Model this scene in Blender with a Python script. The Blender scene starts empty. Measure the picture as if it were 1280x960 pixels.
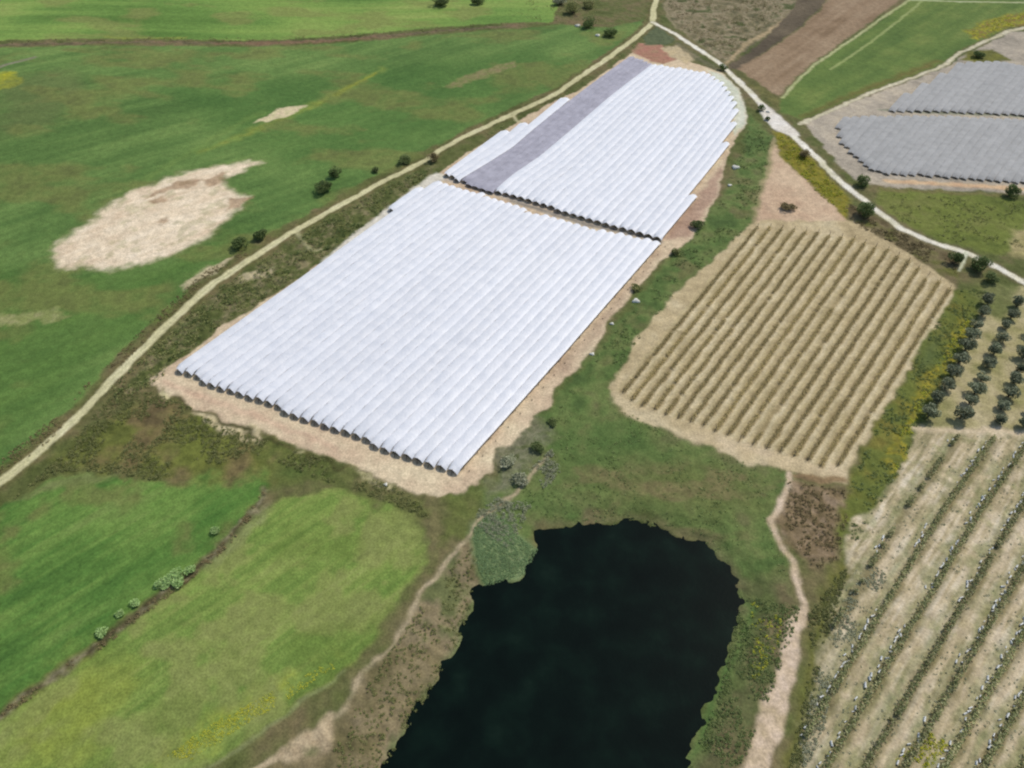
import bpy, math, random
import numpy as np
from mathutils import Vector
random.seed(7); rng = np.random.default_rng(11)
C = bpy.context.scene.collection
SC = bpy.context.scene
K = 1.30                      # display linear = albedo * K in open sun

# ------------------------------------------------------------------ camera
H = 125.0; PITCH = math.radians(45.5); F = 897.0     # focal length in pixels of a 1280 px wide frame
cp, sp = math.cos(PITCH), math.sin(PITCH)
cam = bpy.data.cameras.new('camera'); camo = bpy.data.objects.new('camera', cam); C.objects.link(camo)
camo.location = (0, 0, H); camo.rotation_euler = (math.pi/2 - PITCH, 0, 0)
cam.sensor_width = 36; cam.lens = 36*F/1280; cam.clip_start = 1; cam.clip_end = 20000
SC.camera = camo

# ------------------------------------------------------------------ noise + geometry helpers
def _hash(i, j, s):
    n = (i*374761393 + j*668265263 + s*974634533) & 0xffffffff
    n = ((n ^ (n >> 13))*1274126177) & 0xffffffff
    return ((n ^ (n >> 16)) & 0xffff)/65535.0
def vn(x, y, s=0):
    xi = np.floor(x).astype(np.int64); yi = np.floor(y).astype(np.int64)
    fx = x-xi; fy = y-yi; fx = fx*fx*(3-2*fx); fy = fy*fy*(3-2*fy)
    a = _hash(xi, yi, s); b = _hash(xi+1, yi, s); c = _hash(xi, yi+1, s); d = _hash(xi+1, yi+1, s)
    return (a+(b-a)*fx)*(1-fy)+(c+(d-c)*fx)*fy
def fbm(x, y, s=0, o=3):
    t = 0; a = 0.5; n = 0
    for k in range(o):
        t = t+a*vn(x, y, s+k*17); n += a; a *= .5; x = x*2.03+3.1; y = y*2.03+1.7
    return t/n
def ss(a, b, x):
    t = np.clip((x-a)/(b-a), 0, 1); return t*t*(3-2*t)
def sd_poly(X, Y, P):
    """signed distance to polygon, negative inside"""
    P = np.asarray(P, float)[:, :2]; d2 = np.full(X.shape, 1e18); ins = np.zeros(X.shape, bool)
    for i in range(len(P)):
        ax, ay = P[i]; bx, by = P[(i+1) % len(P)]
        ex, ey = bx-ax, by-ay; wx, wy = X-ax, Y-ay
        t = np.clip((wx*ex+wy*ey)/(ex*ex+ey*ey+1e-12), 0, 1)
        d2 = np.minimum(d2, (wx-ex*t)**2+(wy-ey*t)**2)
        if ay != by:
            ins ^= ((ay > Y) != (by > Y)) & (X < ax+(Y-ay)*ex/ey)
    d = np.sqrt(d2); return np.where(ins, -d, d)
def inside(X, Y, P):
    return sd_poly(np.asarray(X), np.asarray(Y), P) < 0

# ------------------------------------------------------------------ terrain
WATER = -1.1
POND = None
def h0(x, y):
    r = 1-ss(300, 390, np.sqrt(x*x+(y-200)**2)*.95)
    a = 1.3*np.sin(x/70.+.6)*np.sin(y/95.+.3)+.9*np.sin((x+y)/48.)*ss(60, 200, y)
    a = a*(.25+.75*ss(85, 170, y))
    b = 7.0*ss(-60, -230, x)*ss(120, 300, y)
    return (a+b)*r
def h(x, y):
    x = np.asarray(x, float); y = np.asarray(y, float)
    b = h0(x, y)
    if POND is not None:
        d = sd_poly(x, y, POND)+1.3*(vn(x/2.6, y/2.6, 91)-.5)+.4*(vn(x/.9, y/.9, 92)-.5)
        o = WATER+(b-WATER)*ss(0, 6.5, d)**.8
        b = np.where(d > 0, o, WATER+np.maximum(d*.55, -2.2))
    return b
def ray(px, py):
    dx = (px-640)/F; dy = (480-py)/F
    return dx, cp+dy*sp, -sp+dy*cp
def P(px, py, dz=0.0, flat=None):
    """ground point (or point dz above the ground) seen at photo pixel px, py"""
    dx, dY, dZ = ray(px, py); z = dz if flat is None else flat
    for _ in range(1 if flat is not None else 9):
        t = (z-H)/dZ; x, y = dx*t, dY*t
        if flat is None: z = float(h(x, y))+dz
    return (x, y, z)
def PP(pts, dz=0.0): return [P(p[0], p[1], dz) for p in pts]
def mpp(px, py):
    """metres per photo pixel (sideways) at that ground point"""
    return -H/(ray(px, py)[2])/F
pond_px = [(670,663),(720,657),(760,655),(788,652),(821,657),(841,669),(862,677),(880,681),(897,694),(911,710),(922,728),(926,745),(923,770),(910,808),(894,858),(870,909),(857,940),(850,970),(838,1010),(800,1060),(700,1085),(580,1080),(500,1050),(476,1010),(482,965),(496,929),(519,893),(537,866),(553,841),(569,808),(583,780),(590,762),(589,742),(606,733),(630,726),(657,721),(658,706),(671,690)]
POND = np.array([P(a, b, 0, flat=WATER)[:2] for a, b in pond_px])

# ------------------------------------------------------------------ materials
def new_mat(name, rough=.9, spec=.15):
    m = bpy.data.materials.new(name); m.use_nodes = True
    n = m.node_tree.nodes; l = m.node_tree.links
    b = n['Principled BSDF']; b.inputs['Roughness'].default_value = rough
    b.inputs['Specular IOR Level'].default_value = spec
    return m, n, l, b
def lin(c):
    c = np.asarray(c, float)/255.; return np.where(c <= .04045, c/12.92, ((c+.055)/1.055)**2.4)
def alb(c): return lin(c)/K
def ramp(n, cols, pos=None, k=K):
    r = n.new('ShaderNodeValToRGB'); e = r.color_ramp.elements
    while len(e) < len(cols): e.new(.5)
    for i, c in enumerate(cols):
        e[i].position = pos[i] if pos else i/(len(cols)-1); e[i].color = (*(lin(c)/k), 1)
    return r
def ground_mat():
    m, n, l, b = new_mat('ground_surface', .95, .08)
    at = n.new('ShaderNodeAttribute'); at.attribute_name = 'Col'
    geo = n.new('ShaderNodeNewGeometry')
    mixes = at.outputs['Color']
    for sc, lo, hi in ((.55, .86, 1.14), (2.3, .80, 1.20), (7., .86, 1.14)):
        no = n.new('ShaderNodeTexNoise'); no.inputs['Scale'].default_value = sc; no.inputs['Detail'].default_value = 3
        l.new(geo.outputs['Position'], no.inputs['Vector'])
        mr = n.new('ShaderNodeMapRange'); mr.inputs[1].default_value = .3; mr.inputs[2].default_value = .7
        mr.inputs[3].default_value = lo; mr.inputs[4].default_value = hi
        l.new(no.outputs['Fac'], mr.inputs[0])
        mu = n.new('ShaderNodeVectorMath'); mu.operation = 'SCALE'
        l.new(mixes, mu.inputs[0]); l.new(mr.outputs[0], mu.inputs['Scale']); mixes = mu.outputs[0]
    l.new(mixes, b.inputs['Base Color'])
    no = n.new('ShaderNodeTexNoise'); no.inputs['Scale'].default_value = 1.7; no.inputs['Detail'].default_value = 5
    l.new(geo.outputs['Position'], no.inputs['Vector'])
    bu = n.new('ShaderNodeBump'); bu.inputs['Strength'].default_value = .35; bu.inputs['Distance'].default_value = .25
    l.new(no.outputs['Fac'], bu.inputs['Height']); l.new(bu.outputs[0], b.inputs['Normal'])
    return m
LK = .60      # leaves shade one another: their own colour is lighter than the mass
def leaf_mat(name, cols, trans=.3):
    m, n, l, b = new_mat(name, .75, .2)
    g = n.new('ShaderNodeNewGeometry'); r = ramp(n, cols, k=LK); l.new(g.outputs['Random Per Island'], r.inputs[0])
    oi = n.new('ShaderNodeObjectInfo')
    mr = n.new('ShaderNodeMapRange'); mr.inputs[3].default_value = .8; mr.inputs[4].default_value = 1.2
    l.new(oi.outputs['Random'], mr.inputs[0])
    mu = n.new('ShaderNodeVectorMath'); mu.operation = 'SCALE'; l.new(r.outputs[0], mu.inputs[0]); l.new(mr.outputs[0], mu.inputs['Scale'])
    l.new(mu.outputs[0], b.inputs['Base Color'])
    tr = n.new('ShaderNodeBsdfTranslucent'); l.new(mu.outputs[0], tr.inputs[0])
    mx = n.new('ShaderNodeMixShader'); mx.inputs[0].default_value = trans
    l.new(b.outputs[0], mx.inputs[1]); l.new(tr.outputs[0], mx.inputs[2]); l.new(mx.outputs[0], n['Material Output'].inputs[0])
    return m
def film_mat(name, c1, c2, trans, rough=.45):
    m, n, l, b = new_mat(name, rough, .35)
    geo = n.new('ShaderNodeNewGeometry')
    no = n.new('ShaderNodeTexNoise'); no.inputs['Scale'].default_value = .35; no.inputs['Detail'].default_value = 6; no.inputs['Roughness'].default_value = .7
    l.new(geo.outputs['Position'], no.inputs['Vector'])
    r = ramp(n, [c1, c2], [.36, .62]); l.new(no.outputs['Fac'], r.inputs[0])
    oi = n.new('ShaderNodeObjectInfo'); mr = n.new('ShaderNodeMapRange'); mr.inputs[3].default_value = .95; mr.inputs[4].default_value = 1.02
    l.new(oi.outputs['Random'], mr.inputs[0])
    mu = n.new('ShaderNodeVectorMath'); mu.operation = 'SCALE'; l.new(r.outputs[0], mu.inputs[0]); l.new(mr.outputs[0], mu.inputs['Scale'])
    l.new(mu.outputs[0], b.inputs['Base Color'])
    n2 = n.new('ShaderNodeTexNoise'); n2.inputs['Scale'].default_value = 2.2; n2.inputs['Detail'].default_value = 4
    l.new(geo.outputs['Position'], n2.inputs['Vector'])
    bu = n.new('ShaderNodeBump'); bu.inputs['Strength'].default_value = .5; bu.inputs['Distance'].default_value = .18
    l.new(n2.outputs['Fac'], bu.inputs['Height']); l.new(bu.outputs[0], b.inputs['Normal'])
    tr = n.new('ShaderNodeBsdfTranslucent'); l.new(mu.outputs[0], tr.inputs[0])
    mx = n.new('ShaderNodeMixShader'); mx.inputs[0].default_value = trans
    l.new(b.outputs[0], mx.inputs[1]); l.new(tr.outputs[0], mx.inputs[2]); l.new(mx.outputs[0], n['Material Output'].inputs[0])
    return m
def noise_mat(name, cols, scale=3., rough=.9, bump=.3):
    m, n, l, b = new_mat(name, rough, .15)
    geo = n.new('ShaderNodeNewGeometry')
    no = n.new('ShaderNodeTexNoise'); no.inputs['Scale'].default_value = scale; no.inputs['Detail'].default_value = 5
    l.new(geo.outputs['Position'], no.inputs['Vector'])
    r = ramp(n, cols, [.3+.4*i/(len(cols)-1) for i in range(len(cols))]); l.new(no.outputs['Fac'], r.inputs[0]); l.new(r.outputs[0], b.inputs['Base Color'])
    bu = n.new('ShaderNodeBump'); bu.inputs['Strength'].default_value = bump; bu.inputs['Distance'].default_value = .1
    l.new(no.outputs['Fac'], bu.inputs['Height']); l.new(bu.outputs[0], b.inputs['Normal'])
    return m
M_GROUND = ground_mat()
M_FILM = film_mat('white_film', (240,241,243), (254,253,252), .22)
M_NET = film_mat('grey_net', (172,170,164), (188,186,180), .25, .8)
M_NET2 = film_mat('violet_grey_net', (176,172,180), (200,196,204), .25, .8)
M_POST = noise_mat('weathered_post', [(92,82,70),(128,116,100)], 6)
M_TRUNK = noise_mat('bark', [(66,56,44),(104,90,72)], 5)
M_ROCK = noise_mat('pale_rock', [(205,200,182),(232,228,214)], 2)
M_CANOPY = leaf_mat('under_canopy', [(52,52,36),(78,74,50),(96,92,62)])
M_VINE = leaf_mat('vine_leaves', [(108,96,62),(130,116,76),(148,134,92)])
M_CROP = leaf_mat('crop_leaves', [(80,86,50),(106,110,70),(138,136,98),(116,100,70)])
M_OLIVE = leaf_mat('olive_leaves', [(62,68,48),(88,92,68),(120,124,100)])
M_BUSH = leaf_mat('dark_bush_leaves', [(48,60,30),(68,82,42),(94,104,58)])
M_BROWNB = leaf_mat('dry_bush_leaves', [(70,62,40),(98,88,58),(120,108,74)])
M_SCRUB = leaf_mat('scrub_leaves', [(56,66,34),(84,92,48),(112,112,66),(128,122,82)])
M_SCRUBG = leaf_mat('green_scrub_leaves', [(62,76,40),(84,96,52),(112,116,74)])
M_PALE = leaf_mat('pale_green_leaves', [(92,116,64),(116,138,82),(136,152,100)])
M_REED = leaf_mat('reed_leaves', [(96,118,74),(110,130,86),(120,138,96)])
M_GREYB = leaf_mat('grey_scrub_leaves', [(92,96,72),(120,122,96),(144,142,118)])
M_YEL = leaf_mat('yellow_flowers', [(140,136,40),(170,160,40),(112,124,52),(100,116,50)])
M_GUARD = noise_mat('white_plastic_guard', [(216,216,206),(240,240,234)], 4, .5)

# ------------------------------------------------------------------ object helpers
def tag(o, label=None, cat=None, group=None, kind=None):
    for k, v in (('label', label), ('category', cat), ('group', group), ('kind', kind)):
        if v: o[k] = v
    return o
def mesh_np(name, V, F4, mat, parent=None, smooth=False, col=None):
    """one mesh object from an (n,3) vertex array and an (m,4) or (m,3) face array"""
    V = np.asarray(V, np.float32); F4 = np.asarray(F4, np.int32); k = F4.shape[1]
    me = bpy.data.meshes.new(name)
    me.vertices.add(len(V)); me.vertices.foreach_set('co', V.ravel())
    me.loops.add(F4.size); me.loops.foreach_set('vertex_index', F4.ravel())
    me.polygons.add(len(F4)); me.polygons.foreach_set('loop_start', np.arange(0, F4.size, k, dtype=np.int32))
    me.update(calc_edges=True)
    if smooth: me.polygons.foreach_set('use_smooth', np.ones(len(F4), bool))
    if col is not None:
        a = me.color_attributes.new('Col', 'FLOAT_COLOR', 'POINT')
        a.data.foreach_set('color', np.c_[col, np.ones(len(col))].astype(np.float32).ravel())
    me.materials.append(mat)
    o = bpy.data.objects.new(name, me); C.objects.link(o)
    if parent is not None: o.parent = parent
    return o
def empty(name, loc, label, cat, group=None):
    o = bpy.data.objects.new(name, None); C.objects.link(o); o.location = loc; o.empty_display_size = .5
    return tag(o, label, cat, group)
def tube(pts, rads, n=6):
    V = []; Fc = []
    pts = [Vector(p) for p in pts]
    for i, p in enumerate(pts):
        d = (pts[min(i+1, len(pts)-1)]-pts[max(i-1, 0)]).normalized()
        a = d.orthogonal().normalized(); b = d.cross(a)
        for k in range(n):
            t = 2*math.pi*k/n; V.append(p+(a*math.cos(t)+b*math.sin(t))*rads[i])
    for i in range(len(pts)-1):
        for k in range(n):
            Fc.append((i*n+k, i*n+(k+1) % n, (i+1)*n+(k+1) % n, (i+1)*n+k))
    m = len(V); V.append(pts[-1])
    for k in range(n): Fc.append(((len(pts)-1)*n+k, (len(pts)-1)*n+(k+1) % n, m, m))
    return [tuple(v) for v in V], Fc
def tubes(specs):
    V = []; Fc = []
    for pts, rads in specs:
        v, f = tube(pts, rads); b = len(V); V += v
        for q in f: Fc.append(tuple(x+b for x in q))
    V = np.array(V); T = []
    for q in Fc:
        T.append((q[0], q[1], q[2]))
        if q[2] != q[3]: T.append((q[0], q[2], q[3]))
    return V, np.array(T)
def leaves(cen, size, up=.75):
    """leaf-sized quads at the given centres, randomly turned"""
    cen = np.asarray(cen); n = len(cen)
    d = rng.normal(size=(n, 3)); d[:, 2] += up*2; d /= np.linalg.norm(d, axis=1)[:, None]
    a = np.cross(d, rng.normal(size=(n, 3))); a /= np.linalg.norm(a, axis=1)[:, None]; b = np.cross(d, a)
    s = (size*rng.uniform(.6, 1.35, n))[:, None]
    V = np.stack([cen+a*s*.6, cen+b*s*.36, cen-a*s*.6, cen-b*s*.36], 1).reshape(-1, 3)
    return V, np.arange(4*n).reshape(-1, 4)
def ball(n):
    d = rng.normal(size=(n, 3)); d /= np.linalg.norm(d, axis=1)[:, None]
    return d*(rng.uniform(.25, 1, n)**.5)[:, None]

# ------------------------------------------------------------------ ground painting
def axis(lo, hi, fine, far_lo, far_hi):
    a = list(np.arange(lo, hi+.01, fine)); s = fine; x = hi
    while x < far_hi: s *= 1.25; x += s; a.append(x)
    s = fine; x = lo; pre = []
    while x > far_lo: s *= 1.25; x -= s; pre.append(x)
    return np.array(pre[::-1]+a)
ya = [26.0]
while ya[-1] < 425: ya.append(ya[-1]+.34+.5*max(0, ya[-1]-60)/340)
ya = np.array(ya); pre = []; y = ya[0]; s = .4
while y > -120: s *= 1.3; y -= s; pre.append(y)
post = []; y = ya[-1]; s = .9
while y < 640: s *= 1.3; y += s; post.append(y)
ya = np.concatenate([pre[::-1], ya, post]); xa = axis(-276, 276, .46, -480, 480)
GX, GY = np.meshgrid(xa, ya); SH = GX.shape
X = GX.ravel(); Y = GY.ravel()
n40 = fbm(X/40, Y/40, 1, 2); n12 = fbm(X/12, Y/12, 5, 3); n4 = fbm(X/4, Y/4, 9, 3); n1 = fbm(X/1.3, Y/1.3, 13, 2)
def streak(ang, along, across, s):
    c, t = math.cos(ang), math.sin(ang); return fbm((X*c+Y*t)/along, (-X*t+Y*c)/across, s, 3)
w1x = vn(X/3.2, Y/3.2, 21)-.5; w1y = vn(X/3.2, Y/3.2, 22)-.5
w2x = vn(X/11, Y/11, 23)-.5; w2y = vn(X/11, Y/11, 24)-.5
w0x = vn(X/1.1, Y/1.1, 25)-.5; w0y = vn(X/1.1, Y/1.1, 26)-.5
col = np.zeros((len(X), 3)); rough = np.full(len(X), .22); reg = np.zeros(len(X), np.int16)
REG = ['ground']
def cmix(cols, t):
    cols = [alb(c) for c in cols]; t = np.clip(t, 0, 1)*(len(cols)-1); i = np.minimum(t.astype(int), len(cols)-2); f = (t-i)[:, None]
    A = np.array(cols); return A[i]*(1-f)+A[i+1]*f
def con(n, g=1.8): return np.clip((n-.5)*g+.5, 0, 1)
def region(name):
    if name not in REG: REG.append(name)
    return REG.index(name)
def _apply(idx, a, cols, noise, r, rg):
    col[idx] = col[idx]*(1-a[:, None])+cmix(cols, noise[idx])*a[:, None]
    if r is not None: rough[idx] = rough[idx]*(1-a)+r*a
    if rg is not None: reg[idx[a > .5]] = region(rg)
def area(px, cols, noise, soft=.7, warp=1.0, r=None, rg=None, alpha=1., big=0., mask=None, world=False):
    W = np.array(px if world else [p[:2] for p in PP(px)])
    pad = 4+soft+warp*2+big*4
    idx = np.nonzero((X > W[:, 0].min()-pad) & (X < W[:, 0].max()+pad) & (Y > W[:, 1].min()-pad) & (Y < W[:, 1].max()+pad))[0]
    if not len(idx): return
    xx = X[idx]+warp*(1.4*w1x[idx]+.7*w0x[idx])+big*w2x[idx]; yy = Y[idx]+warp*(1.4*w1y[idx]+.7*w0y[idx])+big*w2y[idx]
    a = ss(soft, -soft, sd_poly(xx, yy, W))*alpha
    if mask is not None: a = a*mask[idx]
    k = a > .002; _apply(idx[k], a[k], cols, noise, r, rg)
def line(px, cols, noise, soft=.4, warp=.4, r=None, rg=None, alpha=1., mask=None, wscale=1., world=None):
    """px: (x, y, width in photo pixels) centre line; or world: (x, y, width m)"""
    if world is None:
        world = []
        for q in px:
            p = P(q[0], q[1]); world.append((p[0], p[1], q[2]*mpp(q[0], q[1])*wscale))
    W = np.array(world); pad = 3+W[:, 2].max()+warp*2+soft
    idx = np.nonzero((X > W[:, 0].min()-pad) & (X < W[:, 0].max()+pad) & (Y > W[:, 1].min()-pad) & (Y < W[:, 1].max()+pad))[0]
    if not len(idx): return
    xx = X[idx]+warp*(1.4*w1x[idx]+.5*w0x[idx]); yy = Y[idx]+warp*(1.4*w1y[idx]+.5*w0y[idx])
    best = np.full(len(idx), 1e9)
    for i in range(len(W)-1):
        ax, ay, aw = W[i]; bx, by, bw = W[i+1]; ex, ey = bx-ax, by-ay
        t = np.clip(((xx-ax)*ex+(yy-ay)*ey)/(ex*ex+ey*ey+1e-9), 0, 1)
        best = np.minimum(best, np.hypot(xx-ax-ex*t, yy-ay-ey*t)-(aw+(bw-aw)*t)/2)
    a = ss(soft, -soft, best)*alpha
    if mask is not None: a = a*mask[idx]
    k = a > .002; _apply(idx[k], a[k], cols, noise, r, rg)

# base: rough verge of weeds and dry grass
col[:] = cmix([(74,84,42),(92,98,54),(108,102,66),(118,104,74)], con(.55*n12+.45*n4, 2.0))
rough[:] = .35
ANG = math.radians(38)
GRN = [(66,98,46),(76,110,52),(90,123,60),(103,133,67)]
sF2 = con(.32*streak(ANG, 45, 4, 31)+.18*streak(ANG, 30, .9, 185)+.25*n40+.25*n12, 2.2)
# far field on the left, beyond the ditch
area([(-330,-90),(680,-90),(700,0),(690,28),(643,28),(526,36),(425,45),(336,50),(134,48),(0,51),(-330,56)],
     [(74,110,44),(90,128,54),(108,142,62),(124,148,72)], con(.5*streak(.1, 60, 6, 33)+.5*n40, 2.), r=.08, rg='far_field')
# main green field
area([(-330,62),(0,60),(134,57),(336,58),(430,53),(526,45),(643,36),(700,30),(762,34),(806,24),(800,36),(752,70),(720,92),(690,111),(636,136),(580,163),(536,184),(465,222),(420,246),(385,266),(350,284),(310,302),(270,330),(235,364),(200,392),(160,430),(125,470),(90,508),(60,535),(20,570),(-10,590),(-330,760)],
     GRN, sF2, r=.08, rg='green_field', big=2)
# field detail
area([(-60,330),(60,345),(200,335),(300,290),(240,350),(150,430),(60,525),(-60,600)], [(62,98,38),(80,116,46)], con(streak(ANG, 30, 3, 35)), soft=9, warp=3, alpha=.6)
area([(200,110),(430,90),(660,60),(720,80),(560,165),(420,220),(330,190)], [(62,100,44),(74,112,50)], con(n12), soft=10, warp=3, alpha=.7)
line([(250,190,8),(330,158,8),(420,118,9),(478,86,6)], [(104,132,54),(138,146,52)], con(n4), soft=2.5, warp=1.5, alpha=.75)
line([(420,118,7),(446,104,6),(470,92,4)], [(150,150,48),(138,144,50)], con(n4), soft=1.2, warp=1.5, alpha=.7)
line([(100,300,6),(180,225,6),(280,165,6),(330,140,4)], [(98,128,58),(108,136,64)], con(n4), soft=2.5, warp=1.5, alpha=.5)
area([(-10,92),(12,90),(28,96),(24,108),(-10,112)], [(170,165,50),(130,140,50)], con(n1), soft=1.5, warp=2.5)
area([(0,100),(90,85),(110,110),(60,160),(0,170)], [(84,100,56),(94,108,62)], con(n4), soft=6, warp=3, alpha=.6)
line([(-60,58,11),(0,57,9),(60,55,8),(134,53,6),(230,53,7),(336,54,9),(430,49,8),(526,41,6),(643,32,5)], [(92,84,62),(112,100,74),(128,104,80)], con(n4), soft=1., warp=1.6, r=.5, rg='ditch_bank')
line([(270,54,4),(340,54,7),(400,52,6),(470,47,4)], [(132,102,78),(120,98,72)], con(n4), soft=1.5, warp=1.4, alpha=.8)
line([(-40,92,5),(0,83,5),(44,71,4)], [(140,134,112),(120,118,92)], con(n4), soft=.8, warp=1., rg='dirt_track')
line([(130,46,4),(178,48,3),(230,47,3)], [(150,150,60),(124,140,60)], con(n4), soft=1.2, warp=1.5, alpha=.8)
olive = ss(.48, .66, fbm(X/22, Y/13, 141, 4))
area([(-60,66),(526,48),(806,24),(727,95),(536,190),(390,270),(270,335),(134,470),(-40,600)], [(96,112,56),(110,118,62),(100,100,58)], con(n4), soft=3, warp=2, alpha=.6, mask=olive)
area([(-100,-60),(660,-60),(640,26),(526,34),(336,48),(0,50)], [(112,122,64),(122,128,72)], con(n4), soft=3, warp=2, alpha=.6, mask=olive)
# bare patches
PAT = [(64,320),(74,302),(98,286),(121,272),(124,264),(168,238),(222,218),(259,210),(295,206),(326,201),(302,215),(275,223),(279,237),(309,245),(303,256),(289,265),(269,289),(240,306),(208,319),(170,330),(134,336),(77,333)]
area(PAT, [(140,146,92),(160,154,108)], n4, soft=3.2, warp=2.0, alpha=.7)
area(PAT, [(206,182,150),(222,202,170),(232,214,184)], con(.5*streak(ANG, 12, 2, 37)+.5*n4, 1.6), soft=1.9, warp=2.0, r=.12, rg='bare_soil_patch')
area(PAT, [(150,146,100),(128,136,80)], n1, soft=1, warp=2, alpha=.3, mask=ss(.6, .72, fbm(X/3.5, Y/3.5, 181, 3)))
for q in ([(180,250),(205,240),(240,235),(250,224),(225,226),(190,240)], [(188,252),(205,245),(210,250),(195,256)], [(195,278),(208,272),(212,276),(200,281)], [(250,226),(278,216),(284,222),(262,232)], [(283,246),(318,246),(300,258),(285,262)]):
    area(q, [(140,112,82),(168,140,108)], con(n1), soft=.8, warp=1.6, alpha=.75)
area([(317,155),(349,135),(383,132),(372,139),(356,147)], [(196,186,140),(206,186,150)], con(n1), soft=.7, warp=1.2, r=.12, rg='bare_soil_patch')
area([(-20,398),(12,390),(75,388),(84,396),(40,403),(-20,410)], [(140,142,86),(166,158,110)], con(n1,2.5), soft=1.2, warp=2, alpha=.7)
area([(557,109),(575,97),(640,76),(648,82),(600,98),(575,109)], [(120,124,72),(146,128,92)], con(n1), soft=1.2, warp=1.6, alpha=.8)
# lower-left fields
ANG2 = math.atan2(P(400,690)[1]-P(100,900)[1], P(400,690)[0]-P(100,900)[0])
F3 = [(-200,760),(0,634),(34,617),(67,597),(107,592),(141,597),(188,604),(228,603),(269,586),(316,569),(336,576),(339,604),(318,632),(296,655),(262,691),(235,713),(188,747),(161,764),(124,797),(84,824),(37,858),(0,884),(-160,985)]
area(F3, [(58,96,38),(72,112,44),(92,128,54),(98,126,60)], con(.35*streak(ANG2, 14, 2.2, 41)+.2*streak(ANG2, 20, .7, 189)+.25*n12+.2*n40, 2.4), r=.1, rg='green_field.001')
area([(300,575),(334,580),(330,605),(290,640),(240,690),(150,760),(60,830),(0,875),(0,850),(120,760),(220,680),(280,610)], [(56,100,38),(66,110,42)], n4, soft=3, warp=2, alpha=.6)
area([(20,625),(67,600),(107,592),(141,597),(120,604),(70,612)], [(120,122,80),(104,116,66)], n4, soft=1.2, warp=1, alpha=.7)
F4 = [(-160,1010),(0,902),(37,872),(84,838),(124,810),(161,780),(188,762),(235,728),(262,704),(300,664),(336,632),(369,618),(425,611),(470,624),(520,640),(538,668),(529,707),(489,764),(458,808),(428,838),(369,878),(336,905),(296,936),(248,959),(150,1040),(-60,1130)]
area(F4, [(84,115,46),(97,127,53),(111,137,61),(124,141,73)], con(.45*streak(ANG2, 16, 1.6, 43)+.25*streak(ANG2, 20, .7, 187)+.15*n12+.15*n40, 2.5), r=.12, rg='green_field.002')
area([(40,870),(120,812),(170,850),(110,960),(0,960)], [(114,132,50),(130,142,52)], con(.5*n4+.5*streak(ANG2, 8, 1.2, 44), 2.2), soft=5, warp=3, alpha=.7)
line([(200,950,22),(255,915,22),(320,880,20),(380,850,18),(420,826,12)], [(116,138,46),(142,150,48),(104,130,48)], con(n1, 2), soft=3, warp=2.5, alpha=.7, mask=ss(.35, .6, n4))
line([(425,835,6),(369,874,8),(330,903,8),(280,938,8),(248,957,8)], [(78,104,42),(84,112,44)], n4, soft=1, warp=1, alpha=.8)
line([(430,841,4),(369,882,4),(336,908,4),(296,940,4),(248,963,4)], [(126,132,84),(140,142,98)], n4, soft=.4, warp=.7, alpha=.8)
bare = ss(.55, .72, fbm(X/9, Y/9, 151, 4))
area(F3, [(92,112,52),(104,108,62)], con(n4), soft=2, warp=1, alpha=.7, mask=bare)
area(F4, [(124,132,72),(138,136,84)], con(.5*n1+.5*n4), soft=2, warp=1, alpha=.6, mask=ss(.5, .68, fbm(X/7, Y/7, 155, 4)))
area(F4, [(84,112,42),(92,118,48)], con(n4), soft=2, warp=1, alpha=.55, mask=ss(.55, .7, fbm(X/11, Y/11, 159, 4)))
line([(336,634,16),(300,668,14),(262,706,10)], [(142,140,98),(126,128,78)], con(n1), soft=1.2, warp=1.4, alpha=.6)
# ditch between them
line([(330,612,8),(322,640,8),(296,657,7),(262,697,9),(235,720,9),(188,754,9),(161,772,9),(124,804,9),(84,831,9),(37,866,9),(0,892,10),(-80,950,10)], [(72,66,42),(96,88,62),(132,124,94)], con(n1,2.2), soft=.7, warp=1.2, r=.6, rg='ditch_bank')
# verge between the road and the white tunnels / below the left corner
area([(60,580),(110,540),(190,500),(250,520),(330,550),(420,590),(300,600),(240,598),(190,598),(140,590),(105,584)], [(78,86,40),(104,108,52),(116,104,66),(96,84,56)], con(.6*n12+.4*n4, 2.6), soft=3, warp=3, r=.5)
area([(200,560),(250,530),(300,560),(240,590)], [(112,118,52),(98,108,48)], con(n4), soft=4, warp=3, alpha=.7)
area([(330,560),(420,590),(520,622),(600,610),(620,640),(540,700),(520,650),(440,606),(350,600)], [(76,96,44),(96,104,54),(110,104,68)], con(.5*n12+.5*n4,2.4), soft=3, warp=2.5, r=.45)
area([(250,380),(340,320),(420,270),(500,225),(545,200),(550,212),(440,300),(330,375),(230,440),(205,460),(150,500),(190,430)], [(64,76,38),(84,94,48),(108,106,68),(132,122,88)], con(.55*n4+.45*n1, 2.3), soft=2, warp=1.5, r=.55)
for q in ([(228,356),(262,332),(290,322),(286,330),(250,350),(232,364)], [(300,345),(345,335),(340,345),(305,352)]):
    area(q, [(168,156,120),(196,180,142)], con(n1), soft=.8, warp=1.6, alpha=.9)
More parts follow.
